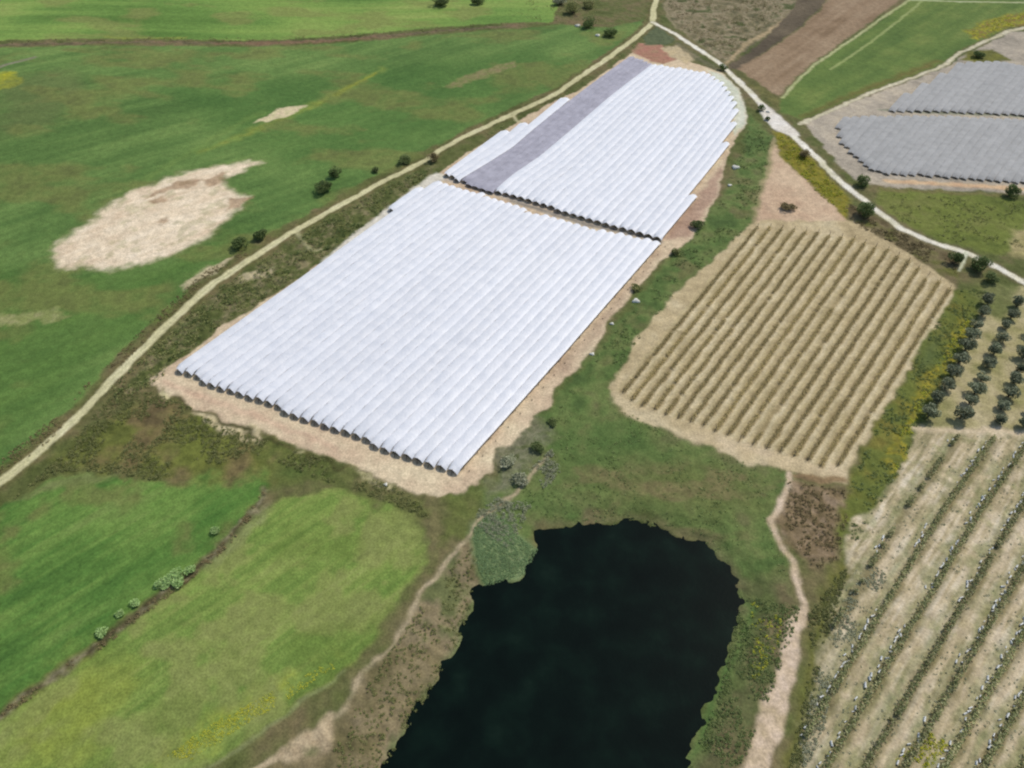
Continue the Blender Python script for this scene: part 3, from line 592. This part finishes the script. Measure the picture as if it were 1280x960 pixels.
NB = [(213,461),(267,425),(281,420),(273,411),(292,401),(335,379),(410,323),(430,311),(512,240),(545,224),(570,230),(614,243),(661,261),(728,280),(782,291),(828,300),(700,443),(569,591),(440,546),(319,501)]
N1 = 29
R = rows([(218,464),(382,347),(549,226)], [(564,588),(700,438),(820,302)], [i/(N1-1) for i in range(-4, N1)], 1/(N1-1), NB, DZ)
g1 = 'white covered vine rows of the near block'
for i, r in enumerate(R):
    lab = ('short white film-covered vine row at the left edge of the near block' if i == 0 else
           'white film-covered vine row along the near block edge facing the vineyard, posts along its side' if i == len(R)-1 else
           f'white film-covered vine row, {ORD[i]} from the left edge of the near block')
    cover_row('covered_vine_row', 'vine row', r, M_FILM, lab, g1, side_posts=4 if i == len(R)-1 else 0)
GR_L = [(573,225),(613,201),(640,184),(667,161),(700,134),(722,117),(791,67)]
GR_R = [(616,239),(640,218),(674,195),(710,165),(761,121),(816,79)]
FW = [(616,238),(673,254),(727,271),(781,285),(827,298),(872,242),(868,239),(893,213),(897,199),(915,165),(922,140),(919,122),(903,100),(880,88),(816,78),(761,120),(710,164),(674,194),(640,217)]
NF = 21
R = rows(GR_R, [(826,299),(873,243),(905,203),(938,160),(972,112)], [(i+.5)/NF for i in range(NF)], 1/NF, FW, DZ)
g2 = 'white covered vine rows of the far block'
for i, r in enumerate(R):
    lab = ('white film-covered vine row of the far block running beside the grey strip' if i == 0 else
           'shortest white film-covered vine row, at the far block edge facing the pale road' if i == len(R)-1 else
           f'white film-covered vine row, {ORD[i]} from the grey strip in the far block')
    cover_row('covered_vine_row', 'vine row', r, M_FILM, lab, g2)
R = rows(GR_L, GR_R, [(i+.5)/5 for i in range(5)], 1/5, GR_L+GR_R[::-1], DZ, ext=.02)
for i, r in enumerate(R):
    cover_row('netted_vine_row', 'vine row', r, M_NET2, ['violet-grey netted vine row touching the narrow white wedge', 'violet-grey netted vine row, second from the white wedge', 'violet-grey netted vine row along the middle of the grey strip', 'violet-grey netted vine row, fourth from the white wedge', 'violet-grey netted vine row touching the big white far block'][i],
              'grey netted rows inside the white far block', edge=1.2, rise=.12, drop=.6, gap=.99, endc=.3)
WL = [(550,217),(573,224),(613,200),(640,184),(667,160),(700,133),(722,116),(716,117),(694,128),(690,133),(674,140),(662,150),(640,159),(623,167),(612,178),(580,196)]
R = rows([(552,217),(592,188),(625,164),(652,140),(685,113)], [(573,225),(613,201),(640,184),(667,161),(700,134)], [(i+.5)/3 for i in range(-1, 3)], 1/3, WL, DZ)
for i, r in enumerate(R):
    cover_row('covered_vine_row', 'vine row', r, M_FILM, f'short white film-covered vine row, {ORD[i]} from the dirt road in the narrow wedge', 'short white rows in the narrow wedge')
# grey netted blocks on the right
LB = [(1043,145),(1118,142),(1182,143),(1280,147),(1345,150),(1322,231),(1280,228),(1247,225),(1197,221),(1131,217),(1109,217),(1088,211),(1072,197),(1052,178)]
R = rows([(1088,213),(1116,180),(1146,145)], [(1280,228),(1306,188),(1336,147)], [i/18 for i in range(-12, 21)], 1/18, LB, 1.0, ext=.8)
for i, r in enumerate(R):
    cover_row('netted_vine_row', 'vine row', r, M_NET, f'grey netted vine row, {ORD[i]} from the pale road in the lower grey block', 'grey netted rows of the lower block', edge=.85, rise=.16, drop=.62, gap=.99, canopy=0, endc=.45)
UB = [(1106,136),(1118,125),(1153,105),(1190,84),(1206,75),(1258,75),(1280,80),(1345,86),(1345,147),(1280,143),(1182,138),(1104,138)]
R = rows([(1150,136),(1176,107),(1204,76)], [(1280,141),(1304,112),(1330,84)], [i/12 for i in range(-7, 16)], 1/12, UB, 1.0, ext=.8)
for i, r in enumerate(R):
    cover_row('netted_vine_row', 'vine row', r, M_NET, f'grey netted vine row, {ORD[i]} from the left tip of the upper grey block', 'grey netted rows of the upper block', edge=.85, rise=.16, drop=.62, gap=.99, canopy=0, endc=.45)

# ------------------------------------------------------------------ open vineyard rows
for i, (u, xy, t, nr, w) in enumerate(VROWS):
    base = np.array([*xy[0], float(h(*xy[0]))])
    lab = ('open vine row along the grassy edge facing the white tunnels' if i == 0 else 'open vine row along the vineyard edge facing the olive trees' if i == len(VROWS)-1 else
           f'leafy open vine row on tan soil, {ORD[i]} from the tunnel side')
    root = empty('vine_row', base, lab, 'vine row', 'open vine rows on tan soil')
    d = np.r_[0, np.cumsum(np.linalg.norm(np.diff(xy, axis=0), axis=1))]
    m = int(d[-1]*60); q = rng.uniform(0, d[-1], m)
    keep = vn(q/1.1, np.full(m, i*3.7), 71) > .12; keep &= vn(q/7., np.full(m, i*5.1), 72) > .12; q = q[keep]; m = len(q)
    k = np.clip(np.searchsorted(d, q)-1, 0, len(xy)-1); a = rng.normal(0, .30, m)
    cx = np.interp(q, d, xy[:, 0])+nr[k, 0]*a; cy = np.interp(q, d, xy[:, 1])+nr[k, 1]*a
    cz = h(cx, cy)+rng.uniform(.05, .72, m)
    v, f = leaves(np.c_[cx, cy, cz]-base, .22); mesh_np('vine_foliage', v, f, M_VINE, root)
    for e, sg in ((0, -1), (-1, 1)):
        c = xy[e]; c2 = c+t[e]*.45*sg
        v, f = tubes([([np.array([*c2, float(h(*c2))-.05])-base, np.array([*c, float(h(*c))+1.5])-base], [.07, .06])]); mesh_np('end_post', v, f, M_POST, root)

# ------------------------------------------------------------------ crop rows with white guards
def guard_mesh(k):
    """crumpled white plastic hood, open at both ends"""
    L_, Wd, Ht = rng.uniform(.7, 1.15), rng.uniform(.36, .5), rng.uniform(.4, .6)
    nu, nv = 5, 8; V = []
    for side in (1., .93):
        for i in range(nu):
            for j in range(nv):
                a = math.pi*j/(nv-1); r = 1+rng.normal(0, .17)
                V.append((Wd*side*r*math.cos(a)*.5, (i/(nu-1)-.5)*L_*(1+rng.normal(0, .04)), -.03+Ht*side*r*math.sin(a)))
    I = np.arange(2*nu*nv).reshape(2, nu, nv); Fq = []
    for i in range(nu-1):
        for j in range(nv-1):
            Fq.append((I[0, i, j], I[0, i, j+1], I[0, i+1, j+1], I[0, i+1, j])); Fq.append((I[1, i, j], I[1, i+1, j], I[1, i+1, j+1], I[1, i, j+1]))
    for j in range(nv-1):
        Fq.append((I[0, 0, j], I[1, 0, j], I[1, 0, j+1], I[0, 0, j+1])); Fq.append((I[0, -1, j], I[0, -1, j+1], I[1, -1, j+1], I[1, -1, j]))
    return np.array(V), np.array(Fq)
guards = []
for k in range(5):
    v, f = guard_mesh(k); o = mesh_np('plant_guard', v, f, M_GUARD, smooth=True); guards.append(o)
used = set(); NG = 0
def in_frame(x, y, z, m=8):
    v = np.array([x, y, z-H]); dz = v[1]*cp-v[2]*sp; px = 640+F*v[0]/dz; py = 480-F*(v[1]*sp+v[2]*cp)/dz
    return -m < px < 1280+m and -m < py < 960+m
for i, (u, xy, t, nr, w) in enumerate(CROWS):
    base = np.array([*xy[0], float(h(*xy[0]))])
    lab = 'sparse leafy crop row nearest the earth path and vineyard' if i == 0 else f'leafy crop row with white guards, {ORD[i]} from the earth path'
    root = empty('crop_row', base, lab, 'crop row', 'crop rows beside the earth path')
    d = np.r_[0, np.cumsum(np.linalg.norm(np.diff(xy, axis=0), axis=1))]
    m = int(d[-1]*60); q = rng.uniform(0, d[-1], m)
    dens = .6*vn(q/1.5, np.full(m, i*3.7), 81)+.4*vn(q/6., np.full(m, i*2.3), 82); keep = dens > (.20 if i else .46); q = q[keep]; dens = dens[keep]; m = len(q)
    k = np.clip(np.searchsorted(d, q)-1, 0, len(xy)-1); a = rng.normal(0, .27, m)
    cx = np.interp(q, d, xy[:, 0])+nr[k, 0]*a; cy = np.interp(q, d, xy[:, 1])+nr[k, 1]*a
    cz = h(cx, cy)+rng.uniform(.05, 1.25, m)*np.clip(1.2-np.abs(a), .25, 1)*(.55+dens)
    v, f = leaves(np.c_[cx, cy, cz]-base, .34); mesh_np('foliage', v, f, M_CROP, root)
    q = 1.
    while q < d[-1]-.5:
        if vn(np.array(q/9.), np.array(i*7.3), 83) > (.36 if i else .6) and rng.uniform() < .8:
            kk = min(int(np.searchsorted(d, q)), len(xy)-1); off = -.75+rng.normal(0, .25); c = xy[kk]+nr[kk]*off; z = float(h(*c))
            if in_frame(c[0], c[1], z) and NG < 295:
                NG += 1
                gi = int(rng.integers(5)); src = guards[gi]
                if gi in used: o = src.copy(); C.objects.link(o)
                else: o = src; used.add(gi)
                o.location = (c[0], c[1], z+.02); o.rotation_euler = (0, 0, math.atan2(t[kk, 1], t[kk, 0])-math.pi/2+rng.normal(0, .4))
                s_ = rng.uniform(.45, .9); o.scale = (s_, s_, s_)
                tag(o, f'small white guard over a young plant in the {ORD[i]} crop row from the path', 'plant guard', f'white guards in the {ORD[i]} crop row')
        q += rng.uniform(.75, 1.5)
for gi, o in enumerate(guards):
    if gi not in used: bpy.data.objects.remove(o)

# ------------------------------------------------------------------ trees and bushes
def crown_pts(r, hgt, n, z0, lumps=9, flat=.75):
    c = ball(lumps)*np.array([r*.62, r*.62, hgt*.5*.62]); c[:, 2] += z0+hgt*.5
    i = rng.integers(lumps, size=n); rr = rng.uniform(.32, .52, lumps)
    d = rng.normal(size=(n, 3)); d /= np.linalg.norm(d, axis=1)[:, None]; d *= (rng.uniform(.3, 1, n)**.4)[:, None]
    p = c[i]+d*np.c_[rr[i]*r, rr[i]*r, rr[i]*hgt*.62]
    p[:, 2] = np.maximum(p[:, 2], .08); return p
def tree_meshes(r, hgt, trunk, n, leaf, mat, name_c='crown'):
    v, f = leaves(crown_pts(r, hgt, n, trunk), leaf)
    sp_ = [([(0, 0, -.1), (rng.normal(0, .05), rng.normal(0, .05), trunk*.6), (rng.normal(0, .1), rng.normal(0, .1), trunk+hgt*.25)], [.16*r/2+.03, .12*r/2+.02, .05])]
    for k in range(4):
        a = k*1.57+rng.uniform(-.5, .5); sp_.append(([(0, 0, trunk*.55), (math.cos(a)*r*.3, math.sin(a)*r*.3, trunk+hgt*.2), (math.cos(a)*r*.62, math.sin(a)*r*.62, trunk+hgt*.55)], [.09*r/2+.02, .06*r/2+.01, .02]))
    tv, tf = tubes(sp_)
    return (v, f, mat, name_c), (tv, tf, M_TRUNK, 'trunk')
def plant(name, cat, px, py, label, meshes, scale=(1, 1, 1), rot=None, group=None):
    x, y, z = P(px, py)
    o = empty(name, (x, y, z-.03), label, cat, group); o.scale = scale; o.rotation_euler = (0, 0, rng.uniform(0, 6.28) if rot is None else rot)
    for v, f, mat, nm in meshes: mesh_np(nm, v, f, mat, o)
    return o
# olives: five built, the others copied
OL = [[(1160,517),(1171,500),(1181,482),(1188,466),(1198,450),(1206,434),(1211,420),(1218,406),(1227,391),(1234,377)],
      [(1200,519),(1211,501),(1218,488),(1226,472),(1233,455),(1242,438),(1250,422),(1257,407),(1263,394),(1270,380)],
      [(1245,523),(1251,508),(1260,492),(1266,476),(1271,460),(1278,444),(1284,430),(1291,415)],
      [(1280,530),(1288,514),(1296,498),(1303,482)]]
protos = []
ROWN = ['row nearest the vineyard', 'second row from the vineyard', 'third row from the vineyard', 'row farthest from the vineyard']
for ri, rw in enumerate(OL):
    for k, (px, py) in enumerate(rw):
        lab = f'grey-green olive tree, {ORD[k]} from the crop field in the {ROWN[ri]}'
        if ri == 3: lab = f'grey-green olive tree at the frame edge, {ORD[k]} from the crop field'
        s_ = rng.uniform(.85, 1.15)
        if len(protos) < 5:
            o = plant('olive_tree', 'olive tree', px, py+4, lab, tree_meshes(2.25, 2.7, .5, 900, .34, M_OLIVE), group='olive trees in the orchard'); protos.append(o)
        else:
            src = protos[int(rng.integers(5))]; o = src.copy(); C.objects.link(o)
            x, y, z = P(px, py+4); o.location = (x, y, z-.03); o.rotation_euler = (0, 0, rng.uniform(0, 6.28))
            for ch in list(src.children):
                c = ch.copy(); C.objects.link(c); c.parent = o
            tag(o, lab, 'olive tree', 'olive trees in the orchard')
        o.scale = (s_, s_, s_*rng.uniform(.9, 1.1))
# bushes: px, py of the base, radius px, height ratio, material, label
BU = [(1080,270,13,1.2,M_BUSH,'big dark bush standing over the pale road below the grey nets'),
 (1006,196,8,1.1,M_BROWNB,'brownish bush at the upper end of the yellow flowers by the pale road'),
 (1077,232,9.5,1.2,M_BUSH,'round bush at the lower left corner of the grey nets'),
 (985,262,9.5,.6,M_BROWNB,'low dry bush alone on the bare triangle of soil'),
 (1262,244,11,1.1,M_BUSH,'dark bush on the edge of the grass below the grey nets'),
 (904,88,6,1.2,M_BUSH,'small dark bush overhanging the pale road near the brown field'),
 (951,138,5,1.2,M_BUSH,'small dark bush beside the wide lay-by of the pale road'),
 (959,150,3.5,1.2,M_BUSH,'tiny dark bush growing on the pale lay-by'),
 (1190,329,11,1.1,M_BUSH,'dark bush on the left of the little pale side track'),
 (1222,338,14,1.1,M_BUSH,'wide dark bush on the right of the little pale side track'),
 (1238,352,10,1.1,M_SCRUBG,'green bush below the pale road at the top of the orchard'),
 (420,221,9,1.25,M_BUSH,'tall dark bush in the green field near the dirt road'),
 (404,240,13,.8,M_BUSH,'wide low bush in the green field beside the tall dark bush'),
 (299,309,12,.8,M_BUSH,'wide dark bush right of the pale bare patch'),
 (328,297,11,.85,M_BUSH,'dark bush between the bare patch and the dirt road'),
 (506,204,10,.75,M_SCRUBG,'low green bush on the field side of the dirt road bend'),
 (469,215,6,.9,M_SCRUBG,'small green bush on the field edge below the road bend'),
 (542,202,8,1.2,M_BROWNB,'olive-brown bush growing into the dirt road'),
 (717,17,12,.9,M_SCRUB,'grey-green shrub in the thicket left of the road fork'),
 (735,34,11,.9,M_BUSH,'dark shrub with white rocks at its foot left of the road fork'),
 (762,45,10,.8,M_BUSH,'dark shrub nearest the road fork in the green field'),
 (700,6,10,.8,M_GREYB,'grey shrub at the top edge of the field thicket'),
 (736,10,9,.9,M_SCRUB,'olive shrub at the upper right of the field thicket'),
 (549,6,13,.6,M_BUSH,'low wide shrub at the top edge of the far field'),
 (597,5,9,.7,M_BUSH,'small shrub at the top edge of the far field'),
 (1222,72,8,.8,M_BUSH,'dark shrub above the top edge of the upper grey block'),
 (870,284,9,.8,M_BUSH,'dark green bush beside the soil margin of the far white block'),
 (844,318,7,.9,M_SCRUB,'olive bush at the corridor end between the white blocks'),
 (795,362,7,.9,M_SCRUB,'olive bush beside the large white rock'),
 (203,731,11,.5,M_PALE,'low pale green bush on the ditch, left of the widest one'),
 (222,724,14,.55,M_PALE,'widest pale green bush growing on the ditch between green fields'),
 (238,713,8,.6,M_PALE,'pale green bush on the ditch, right of the widest one'),
 (169,756,7,.7,M_PALE,'small pale green bush on the middle of the ditch'),
 (150,768,6,.6,M_PALE,'pale green bush between two others low on the ditch'),
 (127,792,8,.7,M_PALE,'lowest pale green bush on the ditch'),
 (270,664,6,.9,M_PALE,'pale green bush at the upper end of the ditch'),
 (652,600,11,.6,M_GREYB,'grey dry bush near the track corner below the white block'),
 (633,578,11,.7,M_GREYB,'grey dry bush against the soil corner of the white block'),
 (672,562,10,.7,M_SCRUBG,'green bush between the grey dry bushes and the grass strip'),
 (690,530,8,.7,M_SCRUBG,'green bush on the grass edge by the white block soil'),
 (1138,168,4,.8,M_BROWNB,None)]
for px, py, rp, hr, mat, lab in BU:
    if lab is None: continue
    r = rp*mpp(px, py); n = int(150+130*r*r)
    plant('bush', 'bush', px, py, lab, tree_meshes(r*1.12, r*1.15*hr, .06*r, min(int(n*1.5), 2200), .24+.035*r, mat, 'foliage'))
# pale rocks
def rock(px, py, rp, label):
    r = rp*mpp(px, py); x, y, z = P(px, py); V = []; Fq = []; nu, nv = 10, 6
    for i in range(nv+1):
        a = math.pi*i/nv
        for j in range(nu):
            b = 2*math.pi*j/nu; k = 1+.28*math.sin(3*b+px)*math.sin(a)+rng.normal(0, .07)
            V.append((r*k*math.sin(a)*math.cos(b), r*k*.8*math.sin(a)*math.sin(b), r*.5*k*math.cos(a)))
    for i in range(nv):
        for j in range(nu): Fq.append((i*nu+j, i*nu+(j+1) % nu, (i+1)*nu+(j+1) % nu, (i+1)*nu+j))
    o = mesh_np('rock', V, Fq, M_ROCK); o.location = (x, y, z+r*.2); tag(o, label, 'rock', 'pale rocks in the grass')
for a in ((795,377,5,'largest pale rock, in the grass beside the near white block'), (740,443,3.2,'white rock in the grass strip between white block and vineyard'),
          (765,405,2.6,'small pale rock above the white one in the grass strip'), (919,210,4.5,'pale rock in the grass beside the far white block'),
          (912,232,2.6,'small pale rock below the pale one beside the far white block'), (722,33,3.5,'pale rock at the foot of the field thicket shrubs'),
          (747,45,3,'white rock below the dark shrub near the road fork'), (960,140,2.5,'white stone on the lay-by beside the tiny bush'),
          (482,606,3,'pale stone in the weeds below the near white block')): rock(*a)

# ------------------------------------------------------------------ weeds and scrub that nobody could count
def scrub(name, px, count, size, mat, label, hgt=.6, per=14, thr=.42, ns=5., leaf=None, seed=0):
    near = P(*np.mean(np.array(px), 0))[1] < 140; per = per*2 if near else per
    if near: count = int(count*1.5); size *= .62; leaf = leaf or .16
    W = np.array([p[:2] for p in PP(px)]); lo, hi = W.min(0), W.max(0)
    p = rng.uniform(lo, hi, (count*9, 2)); k = inside(p[:, 0], p[:, 1], W) & (fbm(p[:, 0]/ns, p[:, 1]/ns, 101+seed, 2)+rng.normal(0, .05, len(p)) > thr); p = p[k][:count]
    if not len(p): return
    r = size*rng.uniform(.4, 1.3, len(p))**1.3; i = np.repeat(np.arange(len(p)), per)
    d = ball(len(i)); q = np.c_[p[i]+d[:, :2]*r[i][:, None], np.abs(d[:, 2])*r[i]*hgt*1.4]
    q[:, 2] += h(q[:, 0], q[:, 1])+.05
    v, f = leaves(q, leaf or .26); o = mesh_np(name, v, f, mat); tag(o, label, 'scrub', kind='stuff'); return o
VERGE = [(150,505),(205,472),(212,455),(262,421),(272,409),(330,374),(425,306),(518,234),(545,204),(470,240),(430,264),(392,284),(322,330),(272,362),(238,392),(205,424),(170,456),(137,490)]
scrub('scrub', VERGE, 900, .75, M_SCRUB, 'rough scrub between the dirt road and the near white block', .8, 18)
scrub('scrub', VERGE, 420, .9, M_BUSH, 'darker low bushes mixed in the scrub beside the near white block', .8, 20, .5, 7, seed=3)
scrub('scrub', [(560,190),(640,152),(690,126),(760,80),(800,52),(790,62),(722,108),(668,138),(620,164)], 260, .7, M_SCRUB, 'thin weeds between the dirt road and the white wedge')
scrub('scrub', [(0,640),(60,585),(140,495),(190,490),(235,506),(262,526),(330,552),(430,582),(520,622),(540,650),(470,622),(425,608),(340,575),(316,566),(269,582),(228,598),(188,600),(107,588),(67,592),(30,614)], 1500, .7, M_SCRUB, 'weeds and brush below the left corner of the white block', .6, 14, .46, 6, seed=5)
scrub('scrub', [(0,600),(60,553),(130,480),(200,408),(265,346),(310,318),(300,312),(255,340),(190,400),(120,470),(50,535),(0,575)], 520, .5, M_BROWNB, 'dry brown weeds along the field side of the dirt road', .6, 12, .44, 6)
scrub('scrub', [(595,640),(640,610),(690,560),(700,590),(660,640),(640,690),(600,660)], 260, .7, M_GREYB, 'grey-green brush where the track meets the pond grass', .7, 16)
scrub('reeds', [(590,662),(612,642),(632,648),(645,668),(672,688),(664,704),(656,719),(606,733),(597,705)], 1100, .5, M_REED, 'pale green reeds on the corner of the pond', .4, 10, .2, leaf=.12)
scrub('scrub', [(600,670),(594,705),(588,760),(570,812),(535,870),(500,925),(480,965),(400,965),(470,840),(525,760),(560,715)], 380, .5, M_SCRUB, 'dry olive weeds on the pond bank beside the track', .5, 12, .46, 5, seed=7)
scrub('scrub', [(940,150),(965,175),(948,245),(936,284),(852,356),(788,438),(764,476),(740,480),(700,500),(760,425),(835,332),(900,255),(925,190)], 900, .55, M_SCRUBG, 'green weeds in the strip between white block and vineyard', .6, 14, .46, 6, seed=8)
scrub('scrub', [(985,602),(1055,612),(1062,662),(1046,702),(1012,712),(982,664)], 260, .55, M_BROWNB, 'reddish dry brush below the vineyard corner', .7, 14, .42, 4)
scrub('scrub', [(926,745),(1000,760),(985,810),(940,930),(925,965),(858,965),(900,870)], 700, .5, M_SCRUBG, 'weeds between the pond and the widening path', .5, 12, .45, 5, seed=9)
scrub('scrub', [(1195,362),(1238,362),(1198,446),(1152,530),(1120,598),(1066,684),(1062,606),(1095,535),(1140,458)], 800, .55, M_SCRUBG, 'green weeds between the vineyard and the olive trees', .6, 14, .45, 5, seed=11)
scrub('scrub', [(1062,256),(1098,276),(1160,308),(1196,320),(1194,356),(1142,318),(1070,282)], 320, .55, M_BROWNB, 'brown weeds between the pale road and the vineyard', .6, 14, .45)
scrub('scrub', [(832,0),(850,34),(905,76),(985,12),(975,-12)], 620, .95, M_BROWNB, 'dry scrub dotted over the field beside the road fork', .8, 16, .45, 6, seed=13)
scrub('scrub', [(832,0),(850,34),(905,76),(985,12),(975,-12)], 260, 1.0, M_SCRUB, 'green shrubs dotted over the field beside the road fork', .9, 18, .5, 5, seed=15)
scrub('scrub', [(690,28),(640,20),(660,0),(745,-5),(770,40),(740,40)], 180, 1.0, M_SCRUB, 'rough undergrowth round the thicket left of the road fork', .7, 16, .45)
scrub('scrub', [(1100,242),(1246,248),(1300,262),(1290,310),(1192,302),(1125,276)], 300, .6, M_SCRUB, 'weeds scattered over the rough field below the grey nets', .5, 12, .5)
scrub('scrub', [(1052,712),(1060,712),(1040,780),(1022,842),(1012,905),(1000,965),(985,965),(1004,880),(1014,800),(1010,770)], 420, .5, M_SCRUB, 'weeds along the verge between the path and the crop rows', .6, 13, .35)
scrub('scrub', [(1030,790),(1090,700),(1110,720),(1060,830),(1030,910),(1005,965),(1000,930)], 420, .45, M_GREYB, 'pale dry weeds in the corner of the crop field beside the path', .5, 12, .42)
scrub('scrub', [(0,58),(134,52),(336,52),(526,40),(640,32),(640,27),(526,35),(336,47),(134,47),(0,50)], 300, .7, M_BROWNB, 'dry weeds along the far reddish ditch line', .6, 12, .45)
scrub('scrub', [(330,612),(300,655),(262,695),(188,752),(124,802),(37,864),(0,890),(0,896),(40,872),(130,808),(192,760),(268,702),(306,660),(336,622)], 420, .5, M_BROWNB, 'dry brown weeds filling the ditch between green fields', .6, 12, .38, 4)
scrub('wildflowers', [(972,170),(986,170),(1012,198),(1062,252),(1058,270),(1024,244),(980,196)], 420, .55, M_YEL, 'yellow wildflowers along the pale road above the bare triangle', .5, 14, .42, 3)
scrub('wildflowers', [(1208,398),(1214,404),(1186,455),(1152,508),(1130,575),(1116,596),(1112,575),(1150,490),(1186,430)], 330, .5, M_YEL, 'yellow wildflowers between the vineyard and the olive trees', .5, 13, .46, 4)
scrub('wildflowers', [(210,945),(260,908),(330,870),(415,826),(418,836),(370,868),(300,910),(240,950)], 420, .35, M_YEL, 'yellow wildflowers along the lower edge of the yellowish field', .3, 5, .36, 3, .11)
scrub('wildflowers', [(940,740),(960,745),(980,780),(965,830),(940,850)], 60, .5, M_YEL, 'yellow wildflowers in the weeds right of the pond', .5, 12, .5, 4)
scrub('wildflowers', [(1120,950),(1160,915),(1185,930),(1150,975)], 60, .5, M_YEL, 'yellow wildflowers among the crop rows at the bottom edge', .5, 12, .4, 3)
scrub('wildflowers', [(1212,42),(1240,24),(1300,14),(1300,24),(1262,33),(1225,46)], 130, .6, M_YEL, 'yellow wildflowers along the top of the far green field', .5, 12, .4)

scrub('scrub', [(1142,545),(1300,545),(1300,970),(1000,970),(1035,790),(1075,690),(1110,610)], 420, .42, M_GREYB, 'pale dry weeds scattered between the crop rows', .25, 8, .44, 4, seed=21, leaf=.15)
scrub('scrub', [(700,500),(765,505),(850,550),(985,596),(960,650),(985,720),(920,700),(850,660),(680,648),(640,640)], 500, .4, M_SCRUBG, 'taller tufts in the grass above the pond', .4, 8, .48, 6, seed=25, leaf=.15)
# ------------------------------------------------------------------ light
EL = math.radians(52); AZ = math.radians(49.5)
w = bpy.data.worlds.new('World'); SC.world = w; w.use_nodes = True
n = w.node_tree.nodes; sk = n.new('ShaderNodeTexSky'); sk.sky_type = 'NISHITA'; sk.sun_disc = False
sk.sun_elevation = EL; sk.sun_rotation = AZ; sk.dust_density = 1.2
w.node_tree.links.new(sk.outputs[0], n['Background'].inputs[0]); n['Background'].inputs[1].default_value = .15
sun = bpy.data.lights.new('sun', 'SUN'); sun.energy = 3.2; sun.angle = math.radians(.5); sun.color = (1, .96, .9)
so = bpy.data.objects.new('sun', sun); C.objects.link(so)
dv = Vector((-math.cos(EL)*math.sin(AZ), -math.cos(EL)*math.cos(AZ), -math.sin(EL))); so.rotation_euler = dv.to_track_quat('-Z', 'Y').to_euler(); so.location = (60, 60, 120)
vs = SC.view_settings; vs.view_transform = 'Standard'; vs.look = 'None'; vs.exposure = .16; vs.gamma = 1; vs.use_curve_mapping = False
SC.cycles.max_bounces = 6; SC.cycles.use_denoising = True; SC.cycles.filter_width = 2.2
